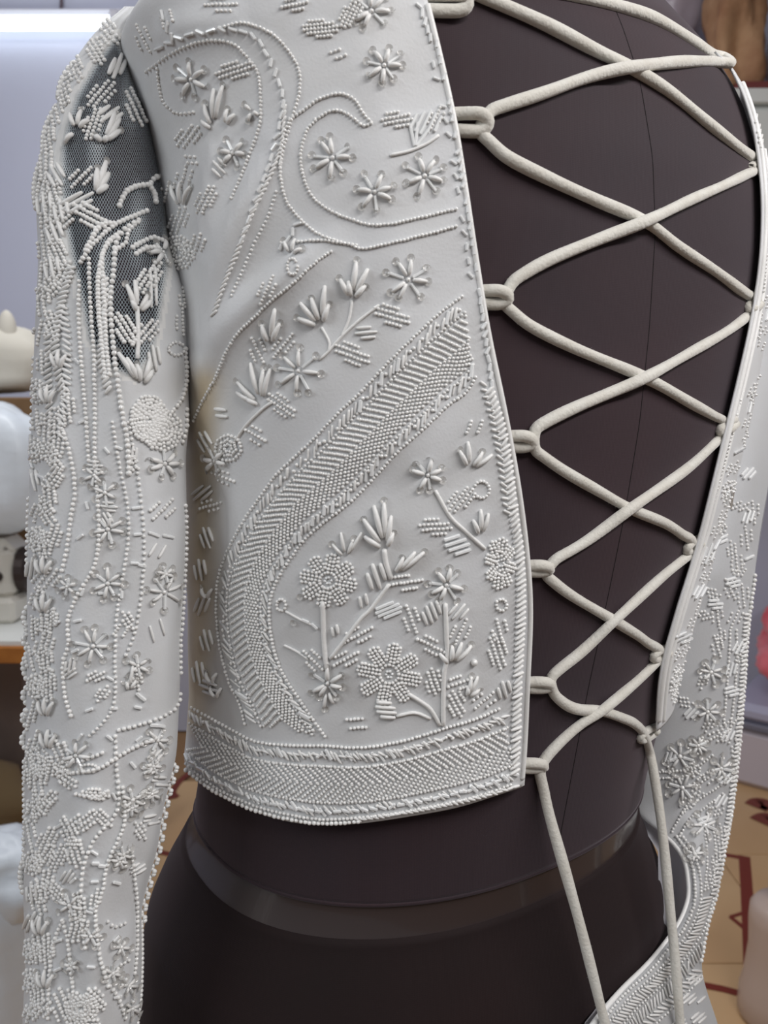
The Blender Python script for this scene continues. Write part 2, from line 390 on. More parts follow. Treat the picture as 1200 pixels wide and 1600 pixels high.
def cap(V, n, nth, top=True):
    k = np.arange(nth); k2 = (k+1) % nth; base = (n-1)*nth if top else 0
    c = V[base:base+nth].mean(0); V = np.vstack([V, c])
    f = np.stack([base+k, base+k2, np.full(nth, len(V)-1)], 1); return V, (f if top else f[:, ::-1])
form = empty('dress_form', (.03, CY, 0), 'black dress form seen from behind wearing the white laced blouse', 'dress form')
V, fs, nth = loft(1.0535, 1.58, 220); V, f2 = cap(V, 220, nth); V, f3 = cap(V, 220, nth, False)
b = MB(); b.add(V, fs+[f2, f3]); torso = b.build('torso', M['jersey'], form)
VF, FF = V, fs
# rolled lower rim of the torso
b = MB(); rim = body(np.arange(128)*2*PI/128, np.full(128, 1.0535), -.0006); b.add(*sweep(np.vstack([rim, rim[:2]]), .0011, 8, False)); b.build('torso_rim', M['jersey'], torso)
V, fs, nth = loft(1.030, 1.0535, 12, -.0012); b = MB(); b.add(V, fs); b.build('waist_band', M['band'], form)
V2, fs2, nth = loft(.74, 1.0385, 100); V2, f2 = cap(V2, 100, nth); V2, f3 = cap(V2, 100, nth, False)
b = MB(); b.add(V2, fs2+[f2, f3]); hips = b.build('hip_block', M['hip_jersey'], form)
# vertical centre-back seam and a princess seam, sewn proud of the cloth
for th0, nm in ((math.radians(90), 'seam'), (math.radians(-90), 'seam')):
    zs_ = np.linspace(1.056, 1.5, 120); P = body(np.full(120, th0), zs_, .0)
    b = MB(); b.add(*sweep(P, .00022, 6)); b.build(nm, M['seam'], torso)
b = MB(); b.add(*lathe([(.016, 0), (.016, .72)], (.02, CY, .03), 20)); b.build('pole', M['pole'], form)
b = MB(); b.add(*lathe([(.0, .0), (.17, .0), (.17, .012), (.15, .022), (.03, .04), (.02, .07), (0, .07)], (.02, CY, 0), 36)); b.build('foot_plate', M['pole'], form)

def bvh_of(Vs, Fs):
    vs = []; ps = []; n = 0
    for Vx, Fl in zip(Vs, Fs):
        vs += [tuple(p) for p in Vx]
        for f in Fl: ps += [tuple(int(i)+n for i in q) for q in f]
        n += len(Vx)
    return BVHTree.FromPolygons(vs, ps)
BV_form = bvh_of([VF, V2], [FF, fs2])
def cast(bv, u, v):
    r = ray(u, v); r = r/np.linalg.norm(r)
    h = bv.ray_cast(Vector(CAM), Vector(r))
    if h[0] is None: return None
    n = np.array(h[1]); 
    if n @ r > 0: n = -n
    p = np.array(h[0]); return p, n, (p-CAM) @ FW

# ------------------------------------------------------------------ blouse cloth
OFF = .0042
blouse = empty('blouse', (.03, CY, 1.06), 'white beaded long-sleeved crop blouse with open laced back on the dress form', 'blouse')
Vo, fo, _ = loft(1.045, 1.56, 160, OFF, 160); BV_off = bvh_of([Vo], [fo])
def edge_tab(pts):
    out = []
    for (u, v) in resample(catmull(pts, 8), 12):
        h = cast(BV_off, u, v)
        if h: out.append((h[0][2], body_inv(h[0], OFF)))
    out = np.array(sorted(out)); return out
EDGE_L = [(650, -60), (668, 0), (690, 90), (712, 190), (730, 300), (745, 400), (765, 520), (790, 640), (812, 760), (826, 870), (831, 960), (826, 1080), (822, 1170), (817, 1232)]
EDGE_R = [(1118, 80), (1140, 102), (1163, 150), (1180, 210), (1190, 290), (1190, 380), (1178, 480), (1152, 600), (1120, 730), (1090, 850), (1056, 960), (1033, 1050), (1024, 1142)]
tL, tR = edge_tab(EDGE_L), edge_tab(EDGE_R)
HEM_L = [(819, 1224), (800, 1233), (700, 1262), (600, 1279), (510, 1287), (430, 1274), (350, 1243), (306, 1212)]
hemL = []
for (u, v) in resample(catmull(HEM_L, 8), 10):
    h = cast(BV_off, u, v)
    if h: hemL.append((body_inv(h[0], OFF), h[0][2]))
hemL = np.array(sorted(hemL))
# soft folds of the cloth, as ridges along lines on the back panel (px path, width px, height m)
FOLDS = [([(520, 380), (440, 445), (385, 495), (345, 555), (312, 640)], 26, .0055), ([(430, 230), (390, 330), (350, 440), (318, 560)], 30, .006), ([(345, 210), (335, 300), (320, 400)], 22, .004),
         ([(560, 455), (480, 520), (430, 600)], 34, -.0012), ([(470, 760), (600, 760), (700, 745)], 40, -.0012), ([(300, 700), (330, 800), (320, 950), (318, 1080)], 20, -.006),
         ([(230, 70), (300, 45), (400, 30)], 30, .003), ([(440, 980), (470, 1060), (560, 1110)], 30, -.0012)]
FOLDP = [(resample(catmull(p, 6), 8), w, h) for p, w, h in FOLDS]
def panel_mesh(th_edge, th_far, hem_fun, ztop, ns, nt, folds):
    s = np.linspace(0, 1, ns)[None, :]; t = np.linspace(0, 1, nt)[:, None]
    # first guess of z to read the edge angle, then iterate
    z = 1.09 + (ztop-1.09)*t + 0*s
    for _ in range(6):
        th = th_edge(z)*(1-s) + th_far*s
        zh = hem_fun(th); z = zh + (ztop-zh)*t
    fl = np.clip((1.135-z)/.06, 0, 1)**2*.0035
    P = body(th, z, OFF + fl)
    N = P - np.stack([np.interp(z, zz, T_cx), np.full_like(z, CY), z], -1); N /= np.linalg.norm(N, axis=-1)[..., None]
    if folds:
        u, v, d = proj(P); disp = np.zeros_like(z)
        for Q, w, h in FOLDP:
            d2 = (u[..., None]-Q[:, 0])**2 + (v[..., None]-Q[:, 1])**2; k = d2.argmin(-1); fr = k/(len(Q)-1)
            disp += h*np.exp(-d2.min(-1)/w**2)*np.sin(PI*np.clip(fr, .04, .96))**.7
        front = (N @ FW) < .25
        P = P + N*(np.maximum(disp, -.0026)*front)[..., None]
        P = P + N*(.0005*np.sin(u/31+v/57)*np.sin(v/43-u/80))[..., None]
    return P.reshape(-1, 3), [grid_faces(nt, ns)[:, ::-1] if th_far < 1 else grid_faces(nt, ns)], th, z
VL, FL, thL, zL = panel_mesh(lambda z: np.interp(z, tL[:, 0], tL[:, 1]), math.radians(-88), lambda th: np.interp(th, hemL[:, 0], hemL[:, 1]), 1.505, 210, 200, True)
hemRz = tR[0, 0]
VR, FR, thR, zR = panel_mesh(lambda z: np.interp(z, tR[:, 0], tR[:, 1]), math.radians(268), lambda th: hemRz + 0*th, tR[-1, 0], 90, 160, False)
def panel(V, Fc, name, m='fabric', attr=None):
    b = MB(); b.add(V, Fc); b.attr = attr; o = b.build(name, M[m], blouse)
    sm = o.modifiers.new('thickness', 'SOLIDIFY'); sm.thickness = .0009; sm.offset = -1; return o
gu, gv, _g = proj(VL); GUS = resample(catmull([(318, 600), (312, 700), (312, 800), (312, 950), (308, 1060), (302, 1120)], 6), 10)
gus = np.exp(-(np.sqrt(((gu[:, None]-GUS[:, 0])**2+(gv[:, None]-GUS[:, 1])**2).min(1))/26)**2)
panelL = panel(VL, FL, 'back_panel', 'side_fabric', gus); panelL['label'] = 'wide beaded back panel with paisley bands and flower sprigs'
panelR = panel(VR, FR, 'back_panel'); panelR['label'] = 'narrow far back panel seen edge-on beyond the lacing'
BV_L = bvh_of([VL], [FL]); BV_R = bvh_of([VR], [FR])
BV_all = bvh_of([VF, V2, VL, VR], [FF, fs2, FL, FR])

# sleeves: rings along the arm, read as left/right outline and depths of each row
def tab(pts):
    a = np.array(pts, float); return a[:, 0], a[:, 1]
def tabs(pts, k=31):
    x, y = tab(pts); X = np.arange(x[0], x[-1]+1, 4.0); return X, smooth1(np.interp(X, x, y), k//4*2+1)
def it(T, v): return np.interp(v, T[0], T[1])
SL_L = tabs([(8, 205), (20, 180), (40, 158), (60, 140), (100, 112), (150, 92), (200, 76), (260, 62), (320, 56), (400, 60), (500, 55), (600, 51), (700, 48), (800, 44), (900, 42), (1000, 42), (1100, 41), (1200, 38), (1300, 39), (1400, 36), (1500, 40), (1600, 35), (1760, 34)])
SL_R = tabs([(8, 232), (20, 212), (40, 200), (60, 200), (100, 204), (150, 224), (200, 243), (300, 258), (380, 264), (420, 280), (450, 290), (500, 294), (600, 294), (660, 296), (710, 290), (800, 292), (900, 289), (1000, 284), (1100, 280), (1180, 276), (1220, 266), (1270, 254), (1320, 248), (1370, 234), (1420, 221), (1500, 222), (1560, 220), (1600, 214), (1760, 205)])
SL_dl = tab([(8, .352), (30, .345), (150, .336), (400, .335), (900, .340), (1600, .345), (1760, .345)])
SL_dr = tab([(8, .352), (30, .349), (100, .347), (200, .348), (300, .350), (450, .342), (700, .340), (1600, .345), (1760, .345)])
SL_h = tab([(8, .002), (30, .008), (80, .015), (200, .022), (400, .026), (900, .028), (1300, .028), (1760, .026)])
def sleeveL(v, al, k=1.0):
    v = np.asarray(v, float); c, s = np.cos(al), np.sin(al)
    uc = (it(SL_L, v)+it(SL_R, v))/2; uw = (it(SL_R, v)-it(SL_L, v))/2*k
    u = uc + uw*c; d = it(SL_dr, v)*(1+c)/2 + it(SL_dl, v)*(1-c)/2
    d = d - it(SL_h, v)*k*s + .0009*np.sin(al*5+v/140)*np.clip((v-60)/200, 0, 1) + .0005*np.sin(al*9-v/75)
    return CAM + (RT*((u-600)/F)[..., None] + UP*((800-v)/F)[..., None] + FW)*d[..., None]
NV, NA = 300, 128
vv = np.linspace(10, 1760, NV)[:, None]; aa = np.arange(NA)[None, :]*2*PI/NA
PS = sleeveL(vv + 0*aa, aa + 0*vv); VSL = PS.reshape(-1, 3); FSL = grid_faces(NV, NA, True)
def inpoly(px, py, poly):
    poly = np.array(poly, float); x, y = poly[:, 0], poly[:, 1]; ins = np.zeros(px.shape, bool); j = len(poly)-1
    for i in range(len(poly)):
        c = ((y[i] > py) != (y[j] > py)) & (px < (x[j]-x[i])*(py-y[i])/(y[j]-y[i]+1e-9)+x[i]); ins ^= c; j = i
    return ins
NET = [(182, 55), (215, 130), (252, 205), (262, 330), (262, 420), (250, 500), (238, 560), (210, 590), (170, 575), (138, 530), (120, 440), (105, 370), (92, 300), (95, 230), (118, 150), (150, 95)]
cu, cv, cd = proj(VSL[FSL].mean(1)); cal = ((np.arange(len(FSL)) % NA)+.5)*2*PI/NA
def polydist(px, py, poly):
    Q_ = resample(np.array(list(poly)+[poly[0]], float), 4); d = np.sqrt(((px[:, None]-Q_[:, 0])**2+(py[:, None]-Q_[:, 1])**2).min(1))
    return np.where(inpoly(px, py, poly), d, -d)
isnet = (polydist(cu, cv, NET) > -9) & (cal < PI)
pu, pv, _d = proj(VSL); dens = np.clip(1-(polydist(pu, pv, NET)+2)/12, 0, 1)
dens = np.clip(dens+.16*np.clip(np.sin(pu/13+pv/90)*np.sin(pu/29-pv/60)-.1, 0, 1)*2, 0, 1)
uvs = np.stack([np.broadcast_to(aa/(2*PI)*.19, (NV, NA)), np.broadcast_to(-(vv)*.34/F, (NV, NA))], -1).reshape(-1, 2)
b = MB(); b.add(VSL, FSL[~isnet][:, ::-1]); sleeve_l = b.build('sleeve', M['fabric'], blouse); sleeve_l['label'] = 'near sleeve hanging at the left, crusted with beads'
b = MB(); b.add(VSL, FSL[isnet][:, ::-1], uv=uvs); b.attr = dens; net = b.build('sheer_shoulder', M['net'], blouse); net['label'] = 'sheer tulle shoulder of the near sleeve'
BV_SL = bvh_of([VSL], [[FSL]])
# arm stumps of the form: rounded dark caps inside the sleeve tops
sv = np.linspace(62, 590, 60)[:, None]; prof = np.sqrt(np.clip(1-((sv-300)/292)**2, 0.0, 1))**.55*.80
sa = np.arange(48)[None, :]*2*PI/48
Pst = sleeveL(sv+0*sa, sa+0*sv, 1.0); cst = Pst.mean(1, keepdims=True); Pst = cst + (Pst-cst)*prof[..., None] + RT*.004
Vst = Pst.reshape(-1, 3); Vst, c1 = cap(Vst, 60, 48); Vst, c2 = cap(Vst, 60, 48, False)
b = MB(); b.add(Vst, [grid_faces(60, 48, True), c1, c2]); b.build('arm_stump', M['jersey'], form)
cs = Vst.mean(0); mir = Vst.copy(); ctr = np.array([.052, CY, 0]); dl = (mir-ctr) @ LAT
mir = mir - 2*dl[:, None]*LAT; b = MB(); b.add(mir, [grid_faces(60, 48, True)[:, ::-1], c1[:, ::-1], c2[:, ::-1]]); b.build('arm_stump', M['jersey'], form)

# far sleeve: front sheet and inner (lining) sheet
SR_R = tabs([(90, 1120), (200, 1160), (300, 1182), (450, 1206), (600, 1216), (750, 1203), (850, 1186), (900, 1179), (950, 1173), (1000, 1169), (1100, 1162), (1170, 1156), (1250, 1147), (1300, 1140), (1340, 1132), (1400, 1119), (1450, 1106), (1500, 1096), (1520, 1096), (1560, 1108), (1600, 1122), (1720, 1150)])
SR_L = tabs([(90, 1085), (200, 1062), (300, 1058), (500, 1070), (700, 1075), (900, 1040), (1100, 1000), (1200, 985), (1265, 985), (1300, 1030), (1312, 1050), (1345, 1072), (1400, 1078), (1440, 1064), (1480, 1035), (1510, 1010), (1545, 972), (1580, 942), (1600, 925), (1650, 900), (1720, 890)])
SR_dl = tabs([(90, .525), (400, .520), (700, .50), (900, .480), (1150, .480), (1265, .478), (1320, .452), (1400, .435), (1480, .415), (1545, .385), (1600, .362), (1720, .35)])
SR_dr = tab([(90, .535), (400, .530), (700, .50), (900, .485), (1265, .480), (1400, .470), (1600, .445), (1720, .44)])
SR_h = tab([(90, .006), (250, .02), (900, .02), (1265, .014), (1400, .012), (1600, .014), (1720, .014)])
def sleeveR(v, s):
    """s 0..1 across the visible front from the left to the right outline"""
    v = np.asarray(v, float); u = it(SR_L, v)*(1-s)+it(SR_R, v)*s
    d = it(SR_dl, v)*(1-s)+it(SR_dr, v)*s - it(SR_h, v)*np.sin(PI*s)**.8 + .0016*np.sin(9*s+v/70)
    return CAM + (RT*((u-600)/F)[..., None] + UP*((800-v)/F)[..., None] + FW)*d[..., None]
vr = np.linspace(90, 1720, 200)[:, None]; ss = np.linspace(0, 1, 40)[None, :]
VSR = sleeveR(vr+0*ss, ss+0*vr).reshape(-1, 3); FSR = grid_faces(200, 40)
b = MB(); b.add(VSR, FSR); sleeve_r = b.build('sleeve', M['sleeve_fabric'], blouse); sleeve_r['label'] = 'far sleeve hanging beside the hip with open cuff'
BV_SR = bvh_of([VSR], [[FSR]])
vb = np.linspace(90, 1720, 160)[:, None]
ulb = np.minimum(it(SR_L, vb), it(tab([(90, 1085), (300, 1058), (700, 1075), (1200, 985), (1270, 990), (1330, 1028), (1440, 1030), (1460, 1022), (1545, 955), (1600, 912), (1720, 880)]), vb))
def sleeveRb(v, s, ul):
    u = ul*(1-s)+it(SR_R, v)*s
    d = it(SR_dl, v)*(1-s)+it(SR_dr, v)*s + .010*np.sin(PI*s)**.7 + .004*(1-s) + .002*np.sin(14*s+v/40)*np.sin(PI*s)
    return CAM + (RT*((u-600)/F)[..., None] + UP*((800-v)/F)[..., None] + FW)*d[..., None]
VB = sleeveRb(vb+0*ss, ss+0*vb, ulb+0*ss).reshape(-1, 3)
b = MB(); b.add(VB, grid_faces(160, 40)); b.build('sleeve_lining', M['lining'], blouse)

# ------------------------------------------------------------------ embroidery kit
def ico(sub):
    t = (1+5**.5)/2
    if sub == 0:
        V = np.array([(1, 0, 0), (-1, 0, 0), (0, 1, 0), (0, -1, 0), (0, 0, 1), (0, 0, -1)], float)
        Fc = [(0, 2, 4), (2, 1, 4), (1, 3, 4), (3, 0, 4), (2, 0, 5), (1, 2, 5), (3, 1, 5), (0, 3, 5)]
    else:
        V = np.array([(-1, t, 0), (1, t, 0), (-1, -t, 0), (1, -t, 0), (0, -1, t), (0, 1, t), (0, -1, -t), (0, 1, -t), (t, 0, -1), (t, 0, 1), (-t, 0, -1), (-t, 0, 1)], float)
        Fc = [(0, 11, 5), (0, 5, 1), (0, 1, 7), (0, 7, 10), (0, 10, 11), (1, 5, 9), (5, 11, 4), (11, 10, 2), (10, 7, 6), (7, 1, 8), (3, 9, 4), (3, 4, 2), (3, 2, 6), (3, 6, 8), (3, 8, 9), (4, 9, 5), (2, 4, 11), (6, 2, 10), (8, 6, 7), (9, 8, 1)]
    V /= np.linalg.norm(V, axis=1)[:, None]; V = [tuple(v) for v in V]; cache = {}; out = []
    def mid(a, b):
        k = (min(a, b), max(a, b))
        if k not in cache:
            m = np.array(V[a])+np.array(V[b]); V.append(tuple(m/np.linalg.norm(m))); cache[k] = len(V)-1
        return cache[k]
    for a, b_, c in Fc:
        x, y, z = mid(a, b_), mid(b_, c), mid(c, a); out += [(a, x, z), (b_, y, x), (c, z, y), (x, y, z)]
    return np.array(V), np.array(out)
BEAD, PEARL = ico(0), ico(1)
SEED_, PEARL_, THREAD_, GLASS_, SEQ_ = range(5)
EMAT = [M['seed'], M['pearl'], M['thread'], M['glass'], M['sequin']]
class Emb:
    """draws sewn-on work on one cloth surface; every motif becomes one part"""
    def __init__(s, bv, parent): s.bv = bv; s.parent = parent; s.m = None
    def hit(s, u, v): return cast(s.bv, u, v)
    def begin(s): s.m = MB()
    def end(s, name): 
        o = s.m.build(name, EMAT, s.parent) if s.m.n else None; s.m = None; return o
    def beads(s, pts, r=3.0, mi=SEED_, tmpl=None, jit=.25, lift=.55):
        tmpl = tmpl or BEAD; C = []; R = []
        for p in pts:
            h = s.hit(p[0]+rng.normal(0, jit), p[1]+rng.normal(0, jit))
            if h is None: continue
            rr = r*h[2]/F*rng.uniform(.92, 1.08); C.append(h[0]+h[1]*rr*lift); R.append(rr)
        if not C: return
        C = np.array(C); R = np.array(R); TV, TF = tmpl; n = len(C)
        V = (TV[None]*R[:, None, None]+C[:, None, :]).reshape(-1, 3)
        s.m.add(V, (TF[None]+(np.arange(n)*len(TV))[:, None, None]).reshape(-1, 3), mi)
    def rod(s, a, b, r=4.0, mi=THREAD_, sides=6, lift=.8, taper=.55, arch=.0):
        ha, hb = s.hit(*a), s.hit(*b)
        if ha is None or hb is None or np.linalg.norm(ha[0]-hb[0]) > .05: return
        rr = r*(.84 if mi == THREAD_ else 1)*(ha[2]+hb[2])/2/F; A = ha[0]+ha[1]*rr*lift; B = hb[0]+hb[1]*rr*lift; N = (ha[1]+hb[1])/2
        t = np.linspace(0, 1, 6 if mi == THREAD_ else 2)
        P = A[None]*(1-t)[:, None]+B[None]*t[:, None] + N[None]*(np.sin(PI*t)*arch*rr)[:, None]
        rad = rr*(taper+(1-taper)*np.sin(PI*np.clip(t*.8+.15, 0, 1))) if mi == THREAD_ else np.full(len(t), rr)
        V, fs = sweep(P, rad, sides); s.m.add(V, fs, mi, smooth=(mi == THREAD_))
    def sequin(s, c, r=5.0, tilt=None):
        h = s.hit(*c)
        if h is None: return
        p, n, d = h; rr = r*d/F; n = n + rng.normal(0, .28, 3); n /= np.linalg.norm(n)
        a = np.cross(n, [0, 0, 1.0]); a /= np.linalg.norm(a); b_ = np.cross(n, a); al = np.arange(10)*2*PI/10
        ring = lambda k, hgt: p + n*(rr*hgt) + rr*k*(np.cos(al)[:, None]*a + np.sin(al)[:, None]*b_)
        V = np.vstack([ring(1, .75), ring(.62, .3), ring(.25, .22)]); s.m.add(V, [grid_faces(3, 10, True)], SEQ_)
    def path(s, pts, step): return resample(catmull(pts, 10), step)
    # ---- motifs
    def string(s, pts, step=6.4, r=3.1, mi=PEARL_, name='bead_string'):
        s.begin(); s.beads(s.path(pts, step), r, mi, PEARL if r > 3.3 else BEAD); return s.end(name)
    def stem(s, pts, r=3.6, name='stem'):
        s.begin(); P = []; d = .35
        for p in s.path(pts, 7):
            h = s.hit(*p)
            if h is None: continue
            d = h[2]; P.append(h[0]+h[1]*r*d/F*.6)
        if len(P) > 2: s.m.add(*sweep(np.array(P), r*d/F, 7), THREAD_)
        return s.end(name)
    def leaf(s, c, ang, L, W, rows=4, shear=.35, step=6.0, r=3.1, name='leaf', mi=SEED_):
        s.begin(); ca, sa = math.cos(math.radians(ang)), math.sin(math.radians(ang)); pts = []
        for j in range(rows):
            y = (j/(rows-1)-.5)*W if rows > 1 else 0
            hl = L/2*math.sqrt(max(.12, 1-(2*y/(W*1.1))**2)); n = max(2, int(round(2*hl/step))+1)
            for x in np.linspace(-hl, hl, n):
                X = x+shear*y; Y = y+.06*W*math.sin(x/L*PI); pts.append((c[0]+X*ca-Y*sa, c[1]+X*sa+Y*ca))
        s.beads(pts, r, mi); return s.end(name)
    def rods_leaf(s, c, ang, L, W, n=4, r=4, mi=THREAD_, name='thread_leaf'):
        s.begin(); ca, sa = math.cos(math.radians(ang)), math.sin(math.radians(ang))
        for j in range(n):
            y = (j/(n-1)-.5)*W; l = L/2*(1-.35*abs(2*j/(n-1)-1)); k = y*.35
            a = (c[0]+(-l+k)*ca-y*sa, c[1]+(-l+k)*sa+y*ca); b_ = (c[0]+(l+k)*ca-y*sa, c[1]+(l+k)*sa+y*ca); s.rod(a, b_, r, mi)
        return s.end(name)
    def sprig(s, base, tips, r=4.6, inner=.3, seq=True, name='sprig', mi=THREAD_):
        s.begin(); B = np.array(base, float)
        for i, t in enumerate(tips):
            T = np.array(t, float); s.rod(tuple(B+(T-B)*inner), tuple(T), r, mi, arch=.8)
            if seq and i % 2 == 0: s.sequin(tuple(T+(T-B)*.04), 6.2)
        return s.end(name)
    def flower(s, c, R, n=7, rot=0.0, name='flower', ry=None, r=4.7, mi=THREAD_):
        s.begin(); ry = ry or R
        for k in range(n):
            a = rot+2*PI*k/n+rng.normal(0, .09); q = rng.uniform(.9, 1.08); x, y = math.cos(a)*q, math.sin(a)*q
            m_ = GLASS_ if k % 3 == 1 else mi
            s.rod((c[0]+.2*R*x, c[1]+.2*ry*y), (c[0]+.78*R*x, c[1]+.78*ry*y), r if m_ != GLASS_ else 2.6, m_, arch=.6)
            s.sequin((c[0]+.86*R*x, c[1]+.86*ry*y), 6.6)
        s.beads([c], 3.6, PEARL_, PEARL); return s.end(name)
    def mum(s, c, rx, ry, n=8, rows=3, name='beaded_flower', r=3.2):
        s.begin(); pts = []
        for k in range(n):
            a0 = 2*PI*k/n+.2
            for j in range(rows):
                off = (j-(rows-1)/2)*6.1; mid = abs(j-(rows-1)/2) <= .5
                for t in np.linspace(.30 if mid else .46, 1.0 if mid else .92, int(max(rx, ry)*(.70 if mid else .46)/5.2)+1):
                    x, y = t*math.cos(a0)*rx - off*math.sin(a0)*.95, t*math.sin(a0)*ry + off*math.cos(a0)*.95; pts.append((c[0]+x, c[1]+y))
        s.beads(pts, r); s.beads([(c[0]+5*math.cos(k), c[1]+5*math.sin(k)) for k in range(6)], 2.6, GLASS_); return s.end(name)
    def ring(s, c, rx, ry=None, name='curl', a0=0, a1=320, r=3.0):
        ry = ry or rx; s.begin(); n = int(abs(a1-a0)/360*2*PI*max(rx, ry)/6)+2
        s.beads([(c[0]+rx*math.cos(math.radians(t)), c[1]+ry*math.sin(math.radians(t))) for t in np.linspace(a0, a1, n)], r, PEARL_); return s.end(name)
    def bugles(s, pts, step=15, L=12, r=2.4, turn=0.0, jit=.35, name='bugle_bead_row', mi=GLASS_, prob=1.0):
        s.begin(); P = s.path(pts, step); T = np.gradient(P, axis=0)
        for p, t in zip(P, T):
            if rng.uniform() > prob: continue
            a = math.atan2(t[1], t[0])+turn+rng.normal(0, jit); dx, dy = math.cos(a)*L/2, math.sin(a)*L/2
            s.rod((p[0]-dx, p[1]-dy), (p[0]+dx, p[1]+dy), r, mi)
        return s.end(name)
    def rope(s, pts, step=8, L=14, r=3.6, turn=.9, name='corded_edge'):
        return s.bugles(pts, step, L, r, turn, .12, name, THREAD_)
    def band(s, A, B, step=8.5, flip=False, lay=(.0, .10, .24, .52, .78, .90, 1.0), names=('bead_string', 'bugle_bead_row', 'chevron_band'), bead=2.9, slant=1.0, rowgap=7.6):
        """herringbone band between two edges: strings, glass rods, two facing sets of slanted bead rows"""
        Lm = max(np.linalg.norm(np.diff(catmull(A, 8), axis=0), axis=1).sum(), np.linalg.norm(np.diff(catmull(B, 8), axis=0), axis=1).sum())
        n = int(Lm/step); PA = resample(catmull(A, 8), n=n); PB = resample(catmull(B, 8), n=n)
        cross = lambda i, t: PA[i]*(1-t)+PB[i]*t
        def pt(x, t):
            x = min(max(x, 0), n-1.001); i = int(x); f = x-i; return cross(i, t)*(1-f)+cross(i+1, t)*f
        W = np.linalg.norm(PA-PB, axis=1).mean()
        for t in (lay[0], lay[6]): s.string([tuple(cross(i, t)) for i in range(0, n, 2)], 6.2, 3.1)
        for t0, t1 in ((lay[0], lay[2]), (lay[4], lay[6])):
            s.begin()
            for i in range(1, n-1):
                tm = (t0+t1)/2+rng.uniform(-.12, .12)*(t1-t0); x = i+rng.uniform(-.2, .2); dt = (t1-t0)*.22
                if rng.uniform() < .72: s.rod(tuple(pt(x-.55, tm-dt)), tuple(pt(x+.55, tm+dt)), 3.2 if rng.uniform() < .6 else 2.3, THREAD_ if rng.uniform() < .7 else GLASS_)
                else: s.beads([tuple(pt(x, tm))], 3.2, PEARL_, PEARL)
            s.end(names[1])
        for (t0, t1, sg) in ((lay[2], lay[3], 1), (lay[3], lay[4], -1)):
            s.begin(); pts = []; sl = (t1-t0)*W*slant/step; m_ = max(3, int(round((t1-t0)*W*math.hypot(1, slant)/5.3))+1)
            for i in np.arange(0, n, rowgap/step*math.hypot(1, slant)):
                for t in np.linspace(0, 1, m_):
                    x = i+(t if sg > 0 else 1-t)*sl*(-1 if flip else 1)
                    if 0 <= x < n-1: pts.append(tuple(pt(x, t0+(t1-t0)*(t*.94+.03))))
            s.beads(pts, bead); s.end(names[2])
        return n

# ------------------------------------------------------------------ embroidery on the wide back panel
E = Emb(BV_L, panelL)
# paisley outlines at the shoulder
E.string([(230, 112), (260, 90), (290, 73), (327, 63), (363, 68), (385, 88), (403, 113), (407, 147), (408, 180), (403, 207), (390, 243), (377, 277), (362, 310)])
E.string([(247, 108), (250, 133), (257, 160), (277, 177), (303, 176)])
E.string([(345, 44), (375, 36), (403, 42), (430, 57), (453, 83), (467, 110), (468, 143), (460, 173), (452, 200), (443, 233), (438, 262)])
E.bugles([(250, 75), (285, 57), (330, 48), (370, 47), (403, 62), (418, 88), (433, 120), (443, 160), (433, 213), (420, 260), (408, 290), (392, 335), (378, 375)], 17, 12, 2.8, .35, .3)
E.rope([(445, 170), (440, 225), (425, 268), (405, 310), (385, 355), (370, 395), (352, 440), (335, 490)], 9, 13, 2.9, .5, 'bugle_rope')
E.string([(432, 300), (418, 340), (400, 375), (380, 420), (362, 462)], 7, 2.8)
E.string([(453, 187), (477, 170), (497, 156), (520, 148), (540, 148), (557, 160), (567, 177), (580, 192)])
E.string([(493, 187), (513, 175), (530, 173), (550, 183), (567, 197), (580, 193)])
E.string([(493, 188), (480, 203), (472, 227), (470, 247), (473, 270), (480, 293), (493, 313), (517, 330), (543, 341), (577, 351), (610, 350), (643, 343), (677, 335), (712, 327)], 6.0)
E.string([(453, 188), (445, 207), (440, 233), (438, 267), (443, 300), (453, 323), (477, 350), (500, 367), (530, 378), (550, 383), (567, 389), (610, 380), (650, 370), (683, 362), (712, 354)], 6.0)
E.flower((300, 125), 32, 7, .3); E.flower((600, 103), 34, 8, .2); E.flower((520, 247), 38, 8, .1); E.flower((585, 300), 36, 7, .5); E.flower((663, 275), 38, 8, .3)
E.flower((365, 240), 26, 6, .2); E.flower((580, 18), 34, 7, .1)
E.leaf((367, 110), -22, 58, 24, 4); E.leaf((295, 213), -60, 40, 28, 4); E.leaf((288, 277), -80, 36, 22, 3); E.leaf((322, 312), -70, 46, 22, 4); E.leaf((300, 250), 0, 34, 10, 2)
E.leaf((500, 45), -10, 52, 26, 5); E.leaf((548, 22), -70, 46, 26, 5); E.leaf((345, 8), -5, 50, 20, 3); E.leaf((460, 8), -15, 40, 18, 3); E.leaf((528, 85), -25, 36, 12, 2)
E.leaf((620, 187), -15, 44, 24, 4); E.leaf((680, 185), -70, 36, 18, 3)
E.sprig((335, 205), [(350, 135), (336, 140), (322, 165), (318, 190)], 5); E.sprig((352, 200), [(357, 172), (368, 180)], 4.5); E.sprig((395, 175), [(385, 165), (405, 180), (390, 190)], 4)
E.rods_leaf((665, 192), -65, 40, 36, 5, 2.6, GLASS_, 'bugle_leaf'); E.stem([(610, 243), (640, 236), (668, 224), (685, 212)], 2.6)
E.sprig((648, 232), [(640, 195), (652, 192), (672, 200)], 2.6, .1, False, 'bugle_sprig', GLASS_)
E.rods_leaf((343, 262), 45, 26, 18, 3, 3.5); E.bugles([(255, 25), (270, 60)], 18, 16, 2.8); E.leaf((262, 30), 70, 40, 16, 2); E.leaf((225, 60), 60, 46, 20, 3)
